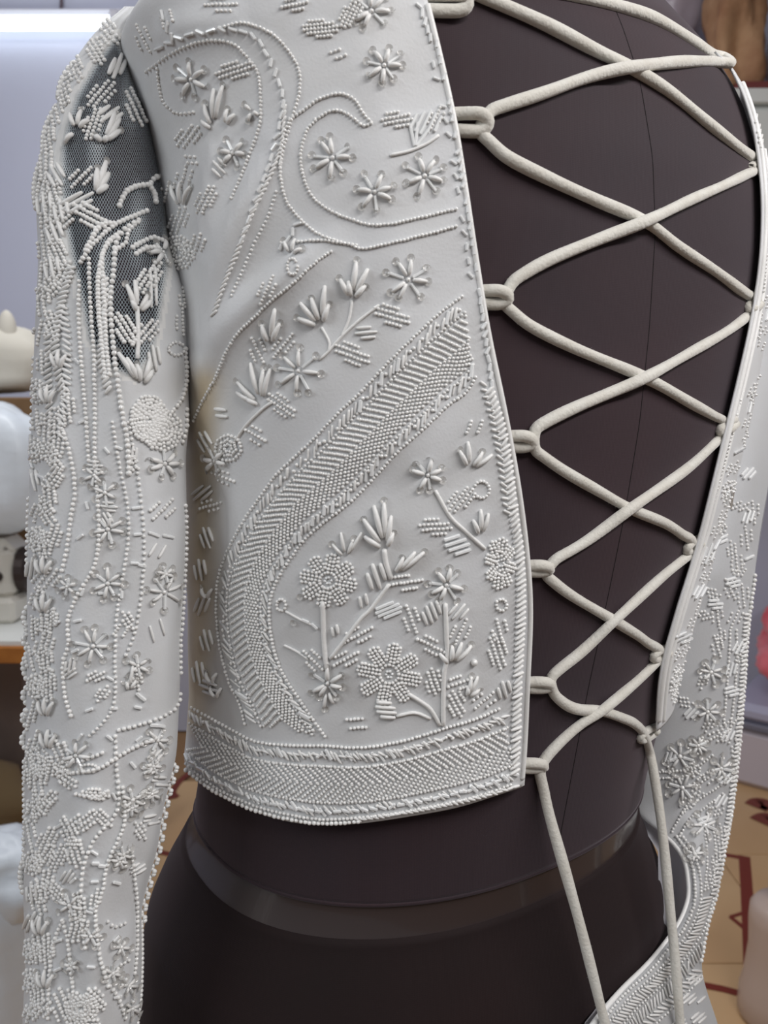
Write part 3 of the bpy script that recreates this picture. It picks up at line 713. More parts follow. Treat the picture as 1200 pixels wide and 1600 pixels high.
E.sprig((285, 330), [(270, 290), (284, 285), (300, 292)], 4.5); E.leaf((280, 345), -75, 44, 24, 4); E.leaf((305, 385), -80, 40, 26, 4); E.leaf((262, 300), -80, 30, 18, 3)
E.mum((280, 395), 24, 26, 8, 3)
# sprigs between the paisley and the wide band
E.string([(517, 393), (493, 410), (457, 443), (427, 467), (400, 493), (370, 523), (353, 550), (337, 590), (320, 623), (304, 657)], 5.6, 3.0)
E.string([(466, 378), (500, 376), (530, 379), (556, 384)], 6)
E.leaf((417, 453), -68, 46, 18, 3); E.ring((457, 417), 8, 12); E.sprig((455, 400), [(445, 378), (462, 374), (472, 390)], 4); E.bugles([(440, 385), (452, 372), (465, 350)], 14, 12, 2.6)
E.sprig((503, 512), [(467, 497), (470, 473), (487, 466), (508, 447), (514, 476)], 5.6); E.sprig((550, 470), [(532, 437), (545, 440), (557, 410), (575, 421), (571, 447)], 5.6)
E.flower((638, 437), 40, 8, .25, r=4.4); E.stem([(592, 477), (560, 502), (533, 527), (513, 550), (500, 562)], 2.4); E.stem([(503, 512), (515, 535), (513, 550)], 2.2); E.stem([(550, 470), (545, 500), (533, 527)], 2.2)
E.leaf((612, 493), 12, 56, 26, 4); E.leaf((550, 553), 15, 56, 27, 4); E.rods_leaf((572, 520), -5, 34, 16, 3, 3.4)
E.sprig((423, 543), [(410, 507), (430, 482), (438, 505)], 5.6); E.leaf((403, 547), 60, 42, 22, 3); E.leaf((443, 540), -55, 46, 20, 3)
E.flower((467, 580), 40, 8, .1, r=4.2); E.sprig((410, 635), [(373, 597), (393, 567), (413, 578), (372, 613), (424, 577), (386, 622)], 5)
E.leaf((440, 633), 30, 48, 24, 4); E.stem([(426, 628), (410, 640), (385, 665), (368, 690)], 2.6); E.leaf((400, 680), 25, 34, 20, 3); E.rods_leaf((347, 645), 8, 26, 10, 2, 4)
E.mum((358, 700), 20, 20, 7, 3); E.leaf((350, 745), 20, 36, 16, 3); E.flower((338, 720), 22, 6, .2); E.leaf((330, 790), -20, 34, 16, 3)
for (x, y, a) in ((322, 690, 60), (318, 770, -40), (325, 840, 70), (315, 890, 80), (318, 945, -70), (325, 1000, 75), (312, 1050, 80), (330, 1075, 20)): E.rods_leaf((x, y), a, 34, 16, 3, 3.6)
for (x, y) in ((333, 1062), (340, 1085), (326, 930)): E.sprig((x, y+10), [(x-8, y-12), (x+8, y-10)], 4)
# the wide curved herringbone band
BA = [(722, 463), (687, 489), (643, 530), (600, 573), (563, 613), (527, 647), (483, 693), (433, 741), (407, 776), (381, 814), (356, 862), (343, 900), (339, 945), (342, 990), (348, 1027), (360, 1069), (375, 1098), (383, 1130)]
BB = [(742, 590), (728, 613), (700, 633), (673, 660), (647, 683), (620, 707), (593, 737), (552, 780), (512, 812), (482, 837), (453, 874), (431, 911), (422, 943), (422, 975), (428, 1012), (441, 1050), (464, 1087), (508, 1150)]
E.band(BA, BB, 8.6, flip=True)
E.string([tuple(np.array(a)*.16+np.array(b_)*.84) for a, b_ in zip(BA, BB)], 6.4, 2.8); E.string([tuple(np.array(a)*.80+np.array(b_)*.20) for a, b_ in zip(BA, BB)], 6.8, 2.8)
# garden of sprigs inside the band
E.leaf((741, 667), -72, 44, 16, 2); E.sprig((733, 735), [(717, 704), (730, 690), (753, 706), (768, 710)], 4.6); E.flower((668, 742), 30, 7, .4); E.stem([(680, 767), (703, 807), (727, 830), (757, 857)], 3)
E.leaf((720, 780), -55, 46, 26, 4); E.ring((752, 765), 12, 13, a0=-150, a1=150); E.leaf((680, 823), -8, 46, 24, 4); E.sprig((750, 840), [(738, 812), (750, 796), (762, 802)], 4.6, seq=False)
E.rods_leaf((714, 851), -18, 38, 26, 4, 3.0, GLASS_, 'bugle_leaf'); E.mum((781, 880), 23, 40, 8, 3); E.ring((783, 945), 8, 9)
E.mum((513, 907), 43, 41, 8, 4); E.stem([(505, 940), (506, 980), (508, 1017), (512, 1045)], 4)
E.sprig((603, 860), [(568, 811), (584, 790), (600, 786), (611, 806), (614, 832), (570, 838)], 5.6); E.stem([(600, 858), (603, 880), (611, 903)], 4.2)
E.sprig((541, 873), [(520, 850), (533, 832), (552, 843), (565, 832)], 3.6); E.sprig((614, 900), [(630, 870), (648, 862), (662, 862)], 5); E.leaf((634, 910), -12, 52, 22, 3); E.rods_leaf((588, 900), 72, 40, 24, 3, 4.8)
E.stem([(607, 913), (580, 950), (563, 967), (540, 998), (517, 1028)], 3.4); E.rods_leaf((568, 938), 80, 26, 10, 2, 3.6); E.rods_leaf((607, 953), -22, 44, 18, 4, 2.8, GLASS_, 'bugle_leaf')
E.leaf((560, 992), -32, 48, 22, 3); E.leaf((490, 1031), 40, 40, 20, 3); E.leaf((541, 1029), -32, 42, 20, 3); E.rods_leaf((524, 985), 80, 22, 8, 2, 3.4)
E.flower((513, 1067), 30, 7, .2); E.sprig((512, 1075), [(507, 1105), (522, 1098)], 3.6)
E.flower((697, 913), 32, 8, .2); E.stem([(695, 943), (697, 993), (698, 1027), (693, 1050), (692, 1083), (692, 1132)], 3.8)
E.leaf((643, 967), 65, 44, 22, 3); E.rods_leaf((674, 957), 70, 32, 26, 4, 3.6); E.rods_leaf((716, 955), -50, 30, 18, 3, 3.6); E.leaf((719, 987), -70, 42, 22, 3); E.leaf((673, 1008), 22, 46, 20, 3)
E.sprig((703, 1040), [(705, 1008), (720, 1003), (735, 1008), (686, 1020)], 5); E.begin(); E.beads([(740, 1034)], 5.5, PEARL_, PEARL); E.end('pearl')
E.mum((608, 1053), 49, 47, 8, 4); E.stem([(637, 1083), (658, 1096), (673, 1108), (687, 1132)], 3.2); E.leaf((677, 1064), 65, 36, 24, 4); E.leaf((718, 1066), -25, 38, 20, 3)
E.sprig((728, 1090), [(735, 1058), (745, 1056), (748, 1075), (730, 1070)], 4.4); E.leaf((713, 1099), 55, 38, 26, 4); E.leaf((756, 1094), -45, 36, 22, 3)
E.rods_leaf((603, 1108), 5, 34, 22, 4, 4.6); E.stem([(620, 1118), (648, 1113), (672, 1122)], 2.8); E.leaf((557, 1130), -6, 58, 14, 2); E.leaf((777, 1018), 68, 52, 26, 4); E.leaf((780, 985), 70, 34, 24, 3); E.rods_leaf((787, 1077), 75, 26, 18, 3, 3.6)
E.ring((440, 945), 7, 9); E.stem([(447, 955), (470, 968), (490, 977)], 2); E.bugles([(478, 970), (492, 978)], 12, 11, 2.6); E.stem([(445, 1008), (465, 1018), (482, 1030)], 2); E.begin(); E.sequin((470, 932), 5.5); E.sequin((460, 972), 5.5); E.end('sequin')
# hem band: glass row, string, herringbone, string, glass row, pearl edge
HA = [(300, 1106), (330, 1122), (363, 1140), (400, 1158), (450, 1164), (507, 1165), (560, 1168), (613, 1161), (653, 1151), (693, 1138), (740, 1124), (786, 1104)]
HB = [(292, 1196), (320, 1220), (350, 1240), (395, 1260), (440, 1273), (500, 1283), (555, 1281), (610, 1275), (660, 1266), (710, 1256), (760, 1243), (806, 1226)]
E.band(HA, HB, 8.4, lay=(.0, .1, .27, .50, .74, .86, .97)); HT = lambda t: [tuple(np.array(a)*(1-t)+np.array(b_)*t) for a, b_ in zip(HA, HB)]
E.string(HT(.27), 6, 2.8); E.string(HT(.75), 6, 2.8); E.bugles(HT(.12), 10, 13, 3.0, .5, .4, 'bugle_bead_row', THREAD_); E.bugles(HT(.86), 14, 11, 2.8, .1, .4)
E.string([(293, 1203), (320, 1224), (350, 1243), (390, 1262), (430, 1274)], 7.4, 3.9, name='pearl_edge'); E.string([(430, 1275), (480, 1284), (515, 1286), (560, 1283)], 7.0, 3.6, name='pearl_edge'); E.bugles([(560, 1280), (650, 1266), (740, 1247), (805, 1228)], 9, 11, 3.2, .35, .2, 'corded_edge', THREAD_)
# edges along the lacing
E.rope([(764, 610), (782, 670), (793, 730), (801, 800), (810, 860), (813, 930), (811, 1000), (807, 1080), (805, 1150), (803, 1205)], 8.5, 17, 4.0, .95)
E.rope([(755, 600), (772, 665), (783, 730), (792, 800)], 11, 12, 3.0, -.9)
E.bugles([(682, 70), (700, 150), (716, 240), (732, 340), (745, 430), (757, 520), (768, 600)], 13, 11, 3.0, .5, .3, prob=.85); E.bugles([(672, 80), (690, 160), (706, 240), (722, 340), (735, 430)], 22, 10, 2.6, -.5, .4, prob=.8); E.bugles([(655, 10), (672, 60)], 14, 12, 2.8, .3)
# edge piping
def piping(bv, pts, parent, r, name='edge_piping', m='thread'):
    P = []
    for p in resample(catmull(pts, 8), 8):
        h = cast(bv, *p)
        if h is not None: P.append(h[0])
    P = np.array(P)
    for k in range(3): P = np.stack([smooth1(P[:, j], 5) for j in range(3)], 1)
    b = MB(); b.add(*sweep(P, r, 8)); return b.build(name, M[m], parent)
piping(BV_L, [(u-2, v) for u, v in EDGE_L[1:]], panelL, .0011)
# ------------------------------------------------------------------ embroidery on the near sleeve
S = Emb(BV_SL, sleeve_l)
SN = S
S.string([(216, 345), (192, 362), (180, 385), (178, 420), (174, 455), (174, 490), (178, 540), (184, 590), (192, 650), (199, 690), (202, 740)], 8.6, 4.6)
S.string([(186, 365), (165, 385), (155, 430), (155, 480), (160, 530), (166, 590)], 6.2, 4.4, SEED_); S.string([(176, 372), (160, 400), (163, 450), (166, 520), (172, 585)], 6.6, 4.2, SEED_)
S.string([(140, 405), (141, 450), (144, 500), (148, 560), (149, 640), (149, 711), (153, 770), (155, 841), (149, 880), (135, 908), (121, 931), (107, 967), (108, 1006), (100, 1037), (103, 1088), (112, 1118)], 7.6, 3.7)
S.string([(125, 440), (124, 500), (128, 570), (134, 640), (140, 720)], 7.4, 3.6)
S.rope([(112, 420), (98, 470), (88, 530), (92, 580), (104, 620)], 8, 15, 4, 1.0, 'thread_vine'); S.rope([(100, 480), (106, 540), (104, 610), (96, 680)], 9, 14, 3.8, -1.0, 'thread_vine'); S.rope([(164, 440), (163, 500), (160, 560), (170, 610)], 8, 15, 4, .9, 'thread_vine'); S.rope([(78, 500), (76, 580), (80, 660), (86, 740)], 9, 14, 3.6, .9, 'thread_vine')
S.string([(88, 640), (105, 690), (114, 730), (118, 770), (111, 812), (105, 860), (98, 891)], 8, 3.8)
S.string([(176, 660), (186, 722), (200, 793), (201, 841), (194, 891), (183, 959), (180, 1037), (180, 1085), (169, 1119), (141, 1149)], 8, 3.3)
S.string([(200, 660), (210, 708), (219, 770), (225, 841), (222, 919), (211, 987), (197, 1023)], 9, 3.3)
S.string([(288, 790), (290, 827), (287, 919), (281, 1009), (279, 1094), (253, 1119), (214, 1133), (185, 1140)], 8.4, 3.4)
S.string([(93, 1206), (127, 1206), (157, 1199), (180, 1184), (215, 1165), (250, 1150)], 7.6, 3.8); S.string([(100, 1190), (130, 1188), (160, 1176)], 8, 3.4)
S.string([(180, 1150), (182, 1200), (186, 1251), (177, 1277), (157, 1299), (141, 1324), (129, 1364), (128, 1420), (134, 1480)], 9, 3.6)
S.string([(192, 1230), (194, 1285), (174, 1333), (166, 1358), (160, 1392), (150, 1420), (152, 1459), (157, 1499), (168, 1540)], 7.4, 3.6); S.string([(205, 1330), (208, 1358), (213, 1403), (213, 1476), (210, 1520)], 7.2, 3.4)
S.string([(98, 1437), (88, 1465), (82, 1487), (78, 1530), (76, 1590)], 7.4, 3.4); S.string([(100, 1440), (107, 1470), (112, 1516), (115, 1555), (112, 1600)], 7.4, 3.4); S.string([(168, 1440), (180, 1448), (195, 1442)], 7, 3.2); S.string([(172, 1540), (185, 1560), (195, 1590)], 7, 3.4); S.string([(200, 1500), (185, 1510), (176, 1525)], 7, 3.2)
S.string([(120, 1240), (150, 1245), (168, 1236)], 7, 3.6)
# clusters on the sheer shoulder
S.leaf((158, 148), -55, 50, 26, 4, r=3.4); S.leaf((146, 195), -75, 50, 22, 4, r=3.4); S.rods_leaf((172, 180), -40, 34, 22, 3, 4.6); S.sprig((160, 225), [(178, 178), (186, 188), (186, 205), (166, 216), (150, 215)], 5.6)
S.leaf((212, 168), 62, 58, 26, 4, r=3.8); S.rods_leaf((182, 105), -70, 40, 16, 3, 4.8); S.sprig((120, 205), [(105, 225), (112, 180), (128, 175), (140, 190)], 5)
S.leaf((128, 278), -50, 42, 22, 3, r=3.5); S.sprig((150, 305), [(164, 254), (168, 272), (152, 266), (166, 292)], 6.4, .15); S.rods_leaf((120, 318), -30, 60, 18, 3, 5)
S.begin(); S.beads(S.path([(186, 322), (196, 302), (212, 292), (232, 288), (240, 278), (256, 275)], 6.5), 4.6, SEED_, PEARL); S.beads(S.path([(232, 290), (240, 304), (242, 316)], 6), 4.8, SEED_, PEARL); S.end('beaded_twig')
S.leaf((140, 338), 25, 56, 26, 4, r=4); S.begin(); S.beads(S.path([(228, 330), (205, 340), (180, 352), (160, 368), (142, 388), (128, 410)], 6.6), 4.2, SEED_, PEARL); S.beads(S.path([(215, 348), (200, 362), (196, 380), (180, 392)], 6.6), 4.1, SEED_, PEARL); S.beads(S.path([(178, 350), (160, 352), (146, 370), (136, 392)], 6.6), 4.6, SEED_, PEARL); S.end('beaded_twig')
S.begin(); S.beads(S.path([(207, 388), (222, 378), (238, 372), (252, 376)], 6.4), 4.4, SEED_, PEARL); S.beads(S.path([(212, 398), (228, 388), (246, 388)], 6.4), 4.6, SEED_, PEARL); S.end('beaded_twig')
S.flower((254, 395), 24, 7, .3, r=5); S.leaf((232, 435), -62, 56, 26, 4, r=3.9); S.sprig((214, 492), [(198, 447), (210, 440), (228, 462), (234, 470), (205, 470)], 5.2); S.leaf((196, 515), 55, 52, 24, 4, r=3.8); S.leaf((226, 520), -55, 48, 26, 4, r=3.8); S.stem([(214, 480), (215, 520), (214, 560)], 3.6)
S.rods_leaf((238, 450), 88, 90, 8, 2, 4); S.sprig((220, 605), [(186, 552), (198, 560), (212, 570), (232, 562), (236, 580)], 5.6); S.rods_leaf((240, 560), 80, 40, 16, 3, 4); S.begin(); S.rod((283, 402), (283, 418), 3, GLASS_); S.sequin((282, 425), 8.5); S.end('sequin_drop')
S.mum((232, 655), 27, 36, 9, 4, r=3.9); S.mum((252, 672), 30, 32, 10, 3, r=3.8); S.flower((256, 725), 27, 7, .9, r=4.6); S.ring((275, 545), 12, 10); S.leaf((284, 500), 85, 46, 18, 3); S.string([(288, 545), (290, 590), (284, 620), (270, 640)], 7, 4.0)
S.leaf((286, 465), 80, 30, 14, 3); S.string([(290, 640), (290, 665), (284, 690)], 8, 4)
# clusters over the outer side and down the forearm
Q = np.random.default_rng(11)
outer = [(118, 108, 60), (100, 140, 70), (86, 175, 75), (76, 215, 80), (70, 255, 85), (66, 295, 95), (84, 300, 70), (96, 345, -50), (78, 340, 85), (74, 385, 80), (92, 395, 60), (98, 430, -70), (70, 430, 90), (66, 470, 80), (82, 450, -50), (150, 80, 55), (170, 52, 40)]
for (x, y, a) in outer: S.leaf((x, y), a, Q.uniform(38, 52), Q.uniform(20, 28), 4, r=3.7)
for (x, y, a) in ((90, 275, 60), (98, 330, 80), (88, 365, 70), (72, 320, 85), (84, 420, 80)): S.rods_leaf((x, y), a, 36, 20, 3, 4.6)
for v0 in range(520, 1600, 46):
    uL_ = it(SL_L, v0)
    k = Q.integers(0, 4); x = uL_+Q.uniform(8, 18)
    (S.leaf((x, v0), Q.uniform(70, 110), Q.uniform(34, 48), Q.uniform(14, 20), 3, r=3.6) if k < 2 else S.rods_leaf((x, v0), Q.uniform(60, 120), 34, 14, 3, 4) if k == 2 else S.mum((x, v0), 13, 18, 7, 3, r=3.5))
    x = uL_+Q.uniform(26, 42); k = Q.integers(0, 5); y = v0+Q.uniform(-12, 12)
    (S.leaf((x, y), Q.uniform(50, 130), Q.uniform(36, 54), Q.uniform(18, 26), 4, r=3.6) if k < 3 else S.sprig((x, y+18), [(x-12, y-12), (x, y-18), (x+12, y-10)], 4.6))
for (x, y, a, L, W) in ((105, 640, 80, 44, 24), (88, 700, 95, 50, 22), (76, 780, 80, 52, 24), (66, 850, 75, 50, 26), (74, 905, -60, 40, 30), (72, 970, 80, 52, 30), (70, 1010, -80, 44, 26), (78, 1070, 85, 48, 20), (60, 1210, 80, 60, 30), (62, 1262, -70, 46, 26), (105, 1215, 30, 36, 22), (110, 1300, 60, 50, 22), (128, 1285, -45, 46, 24), (118, 1330, 70, 44, 24), (92, 1340, -70, 46, 20), (62, 1400, 70, 52, 26), (88, 1392, 40, 44, 18), (122, 1420, 80, 50, 24), (124, 1450, -80, 40, 24), (60, 1480, 80, 44, 22), (100, 1570, 60, 50, 34), (125, 1565, -30, 44, 30), (150, 1560, 40, 36, 22), (60, 1560, 85, 44, 18), (130, 1595, 0, 50, 24), (150, 1240, 0, 40, 14)):
    S.leaf((x, y), a, L, W, 4, r=3.5)
S.flower((146, 1009), 34, 8, .2, r=3.6); S.flower((169, 827), 30, 7, .3, r=3.6); S.flower((169, 911), 30, 7, .1, r=3.6); S.flower((256, 925), 32, 7, .6, r=3.4); S.flower((215, 1040), 22, 6, .4, r=3.4); S.flower((165, 770), 24, 6, .4, r=3.4)
S.leaf((253, 796), -50, 42, 24, 3, r=3.6); S.leaf((190, 985), -60, 40, 14, 2); S.sprig((200, 1080), [(197, 1065), (207, 1040), (212, 1062)], 3.6); S.rods_leaf((245, 860), -60, 34, 14, 2, 3.4); S.rods_leaf((245, 985), 75, 40, 18, 2, 2.6)
S.bugles([(240, 835), (262, 838)], 22, 16, 2.6, 0, .2); S.bugles([(218, 1087), (222, 1090)], 22, 12, 3, 0, .2); S.bugles([(240, 1133), (250, 1134)], 22, 10, 3, 0, .2); S.bugles([(150, 1348), (160, 1352)], 20, 10, 3.2, 0, .3); S.bugles([(38+10, 630), (50, 680), (52, 740)], 14, 11, 3)
S.flower((120, 1180), 26, 7, .2, r=4); S.leaf((95, 1180), 60, 44, 28, 4, r=3.6); S.mum((60, 1190), 18, 22, 8, 3); S.ring((62, 1268), 5); S.ring((140, 1200), 12, 6); S.mum((128, 1575), 24, 20, 8, 3, r=3.5)
for k in range(7): S.rods_leaf((Q.uniform(215, 265), 1180+k*20), Q.uniform(-60, 60), 28, 12, 3, 3.2)
for k in range(24): S.bugles([(Q.uniform(60, 230), 520+k*45), (Q.uniform(60, 230)+4, 524+k*45)], 40, 11, 2.5, 0, 1.0)
for (x, y) in ((192, 1335), (186, 1345), (205, 1262), (236, 1240), (188, 1480), (200, 1540), (175, 1520), (205, 1575)): S.flower((x, y), 16, 6, Q.uniform(0, 1), r=3)
# beaded outlines: left contour pearls and scalloped right edge
def contour(vs, al, r, name, mi=PEARL_, out=0.0):
    S.begin(); C = sleeveL(np.array(vs, float), np.full(len(vs), al)) + RT*(out*.34/F*np.sin(np.linspace(0, PI, len(vs))))[:, None]; _, _, D = proj(C); TV, TF = PEARL
    for c, d in zip(C, D): S.m.add(TV*(r*d/F)+c, TF, mi)
    return S.end(name)
contour(np.arange(780, 900, 9.5), PI*.985, 4.4, 'pearl_edge'); contour(np.arange(1190, 1350, 8.6), PI*.99, 4.4, 'pearl_edge'); contour(np.arange(560, 700, 11), PI*.99, 3.6, 'pearl_edge')
for v0, v1 in ((950, 985), (990, 1020), (1022, 1060), (1075, 1105), (1110, 1140), (1145, 1175), (1340, 1400), (100, 160), (170, 240), (250, 330)): contour(np.arange(v0, v1, 7.5)+0, PI*.99, 5.0, 'bead_scallop', SEED_, -5)
for v0 in range(1195, 1440, 18): contour(np.arange(v0, v0+17, 4.6), .02, 3.9, 'bead_scallop', SEED_, 6)
contour(np.arange(1440, 1600, 7.2), 0.02, 3.8, 'pearl_edge')
for k in range(26):
    v0 = Q.uniform(700, 1580); x = Q.uniform(it(SL_L, v0)+60, it(SL_R, v0)-16)
    (S.flower((x, v0), Q.uniform(14, 22), 6, Q.uniform(0, 1), r=3.2) if k % 3 == 0 else S.leaf((x, v0), Q.uniform(0, 180), Q.uniform(24, 38), 14, 3, r=3.1) if k % 3 == 1 else S.rods_leaf((x, v0), Q.uniform(0, 180), 26, 12, 3, 3))
# ------------------------------------------------------------------ embroidery on the far panel and far sleeve
R = Emb(BV_R, panelR)
R.mum((1140, 772), 12, 20, 8, 3, r=2.4); R.ring((1166, 770), 6, 8, r=2.2); R.leaf((1138, 815), -60, 40, 18, 4, r=2.3); R.leaf((1168, 690), 80, 40, 14, 3, r=2.3); R.leaf((1180, 620), 80, 40, 12, 3, r=2.3); R.leaf((1176, 740), 80, 30, 12, 3, r=2.3)
R.rods_leaf((1106, 865), -70, 34, 14, 3, 2.2, GLASS_, 'bugle_leaf'); R.leaf((1122, 900), -75, 30, 16, 3, r=2.3); R.leaf((1098, 940), -75, 40, 12, 3, r=2.3); R.leaf((1093, 975), -80, 26, 12, 3, r=2.3); R.leaf((1080, 1006), 20, 24, 16, 3, r=2.3)
R.rods_leaf((1068, 1032), -18, 40, 18, 4, 2.6, GLASS_, 'bugle_leaf'); R.mum((1066, 1075), 20, 30, 9, 3, r=2.5); R.rods_leaf((1070, 1058), -12, 44, 12, 3, 2.4, GLASS_, 'bugle_leaf')
R.string([(1050, 1130), (1062, 1110), (1078, 1090)], 5, 2.2); R.string([(1062, 960), (1085, 880), (1112, 790), (1140, 690), (1166, 590)], 6, 2.2); R.string([(1184, 540), (1192, 460), (1196, 400)], 6, 2.2)
piping(BV_R, [(u+4, v) for u, v in EDGE_R], panelR, .0016); piping(BV_R, [(u+11, v) for u, v in EDGE_R[3:]], panelR, .0011)
R.bugles([(1150, 112), (1165, 140), (1178, 180), (1188, 225)], 8, 12, 3.0, .6, .2, 'corded_edge', THREAD_)
G = Emb(BV_SR, sleeve_r)
for (x, y, r_) in ((1110, 1050, 22), (1105, 1112, 22), (1062, 1182, 26), (1066, 1230, 26), (1125, 1200, 20), (1090, 1165, 18), (1100, 1290, 24), (1085, 1335, 16)): G.flower((x, y), r_, 7, x*.1, r=2.8)
G.string([(1050, 1300), (1066, 1272), (1090, 1250), (1120, 1230), (1142, 1212)], 5.4, 2.4); G.string([(1060, 1312), (1076, 1282), (1100, 1262), (1128, 1240)], 5.4, 2.4); G.string([(1030, 1206), (1060, 1204), (1090, 1196), (1112, 1180)], 5.4, 2.4); G.string([(1030, 1216), (1062, 1214), (1092, 1205)], 5.4, 2.4)
G.string([(1140, 985), (1138, 1030), (1134, 1080), (1130, 1130)], 6, 2.6); G.string([(1150, 985), (1150, 1040), (1146, 1090), (1140, 1140)], 6, 2.6); G.string([(1100, 1300), (1104, 1340), (1100, 1390)], 5.6, 2.4); G.string([(1112, 1290), (1118, 1340), (1110, 1385)], 5.6, 2.4)
for (x, y, a) in ((1150, 880, 80), (1160, 930, 80), (1140, 920, 60), (1120, 960, 80), (1148, 965, -70), (1145, 1130, -60), (1130, 1145, 60), (1120, 1150, -30), (1150, 1170, 80), (1120, 1010, 70), (1085, 1205, 30), (1105, 1215, -40), (1075, 1255, -60), (1050, 1210, 20), (1165, 840, 80), (1176, 800, 80)): G.leaf((x, y), a, 34, 16, 3, r=2.5)
G.string([(1178, 900), (1171, 950), (1166, 1000), (1159, 1100), (1153, 1170), (1144, 1250), (1136, 1300), (1118, 1395), (1103, 1450), (1094, 1500)], 7, 3.4, SEED_, 'bead_scallop')
for v0 in range(960, 1400, 26): G.bugles([(it(SR_R, v0)-6, v0), (it(SR_R, v0+20)-6, v0+20)], 7, 9, 2.8, 1.2, .2, 'corded_edge', THREAD_)
CUF = np.array([(1050, 1313), (1071, 1345), (1077, 1400), (1063, 1441), (1034, 1481), (1009, 1511), (971, 1546), (941, 1581), (920, 1608)], float)
nor = np.gradient(CUF, axis=0); nor = np.stack([-nor[:, 1], nor[:, 0]], 1); nor /= np.linalg.norm(nor, axis=1)[:, None]; nor *= np.sign(nor[:, :1]+.0001)
for k_, (o_, r_) in enumerate(((9, 3.0), (17, 2.6))): G.string([tuple(p) for p in CUF+nor*o_], 6, r_)
G.bugles([tuple(p) for p in CUF[2:]+nor[2:]*27], 6, 15, 2.4, 1.0, .12, 'corded_edge', THREAD_); G.string([tuple(p) for p in CUF[2:]+nor[2:]*37], 6, 2.4); G.bugles([tuple(p) for p in CUF[2:]+nor[2:]*49], 6, 17, 2.4, -1.0, .12, 'corded_edge', THREAD_); G.bugles([tuple(p) for p in CUF[3:]+nor[3:]*64], 8, 15, 2.4, 1.0, .2, 'corded_edge', THREAD_); G.string([tuple(p) for p in CUF[3:]+nor[3:]*75], 6, 2.4)
P = np.array([sleeveR(np.array(v0), np.array(0.0)) for v0 in np.linspace(1300, 1720, 90)]); b = MB(); b.add(*sweep(P, .0013, 8)); b.build('cuff_piping', M['thread'], sleeve_r)
Q2 = np.random.default_rng(5)
eR = np.array(EDGE_R, float)
for k, v0 in enumerate(np.arange(420, 1120, 24)):
    x = np.interp(v0, eR[:, 1], eR[:, 0])+Q2.uniform(20, 40)
    (R.leaf((x, v0), Q2.uniform(-85, -55), 26, 12, 3, r=2.3) if k % 3 else R.rods_leaf((x, v0), Q2.uniform(-80, -20), 26, 12, 3, 2.3, GLASS_, 'bugle_leaf'))
for k, v0 in enumerate(np.arange(740, 1300, 17)):
    x = Q2.uniform(max(it(SR_L, v0)+40, 1075-.1*(v0-900)), it(SR_R, v0)-8)
    (G.leaf((x, v0), Q2.uniform(-90, 90), 26, 12, 3, r=2.4) if k % 2 else G.rods_leaf((x, v0), Q2.uniform(-90, 0), 22, 12, 3, 2.4, GLASS_, 'bugle_leaf'))
for v0 in range(1300, 1400, 20): G.leaf((it(SR_R, v0)-14, v0), 75, 24, 12, 3, r=2.3)
for (x, y) in ((1075, 1560), (1090, 1590), (1060, 1600), (1085, 1530), (1100, 1565)): G.rods_leaf((x, y), -40, 24, 12, 3, 2.6)
# ------------------------------------------------------------------ loops and the lacing cord
CR = .0024
def cord_points(pts, lift=0.0, over=(), bv=BV_form, sm=9, hang=False):
    """path along the form for a px polyline; 'over' lists crossings where this strand rides on top"""
    px = resample(catmull(pts, 10), 5); D = np.array([(lambda h: h[2] if h is not None else np.nan)(cast(bv, *p)) for p in px])
    ok = ~np.isnan(D)
    if not ok.any(): D[:] = .425; ok = ~np.isnan(D)
    D = np.interp(np.arange(len(D)), np.where(ok)[0], D[ok]); D = smooth1(D, sm)
    if hang:                                     # a free end hangs straight between the points it rests on
        ix = np.arange(len(D)); hull = []
        for i in ix:
            while len(hull) > 1 and (D[hull[-1]]-D[hull[-2]])*(i-hull[-2]) >= (D[i]-D[hull[-2]])*(hull[-1]-hull[-2]): hull.pop()
            hull.append(i)
        D = np.interp(ix, hull, D[hull])
    up_ = np.full(len(px), CR*.95+lift)
    for c in over: up_ += CR*1.9*np.exp(-(np.hypot(px[:, 0]-c[0], px[:, 1]-c[1])/34)**2)
    return np.array([at(p[0], p[1], d-w) for p, d, w in zip(px, D, up_)])
X0, X1, X2, X3, X4, X5 = (985, 105), (1008, 346), (1008, 590), (985, 795), (960, 970), (940, 1111)
A_ = [[(1000, 1730), (965, 1670), (943, 1590), (928, 1530), (905, 1440), (880, 1350), (858, 1272), (847, 1222)], [(843, 1205), (851, 1186), (880, 1155), (910, 1130), (940, 1111), (990, 1069), (1018, 1042), (1036, 1022)],
      [(1036, 1014), (1020, 1010), (1000, 995), (960, 970), (900, 935), (868, 912), (852, 896)], [(858, 880), (875, 870), (920, 843), (985, 795), (1070, 735), (1115, 694), (1140, 668)],
      [(1138, 660), (1120, 652), (1080, 630), (1008, 590), (900, 545), (830, 510), (800, 486), (786, 472)], [(792, 448), (815, 430), (860, 405), (940, 372), (1008, 346), (1080, 312), (1130, 290), (1186, 263)],
      [(1186, 254), (1160, 235), (1110, 195), (1045, 142), (985, 105), (930, 78), (850, 36), (750, -8), (722, -24)]]
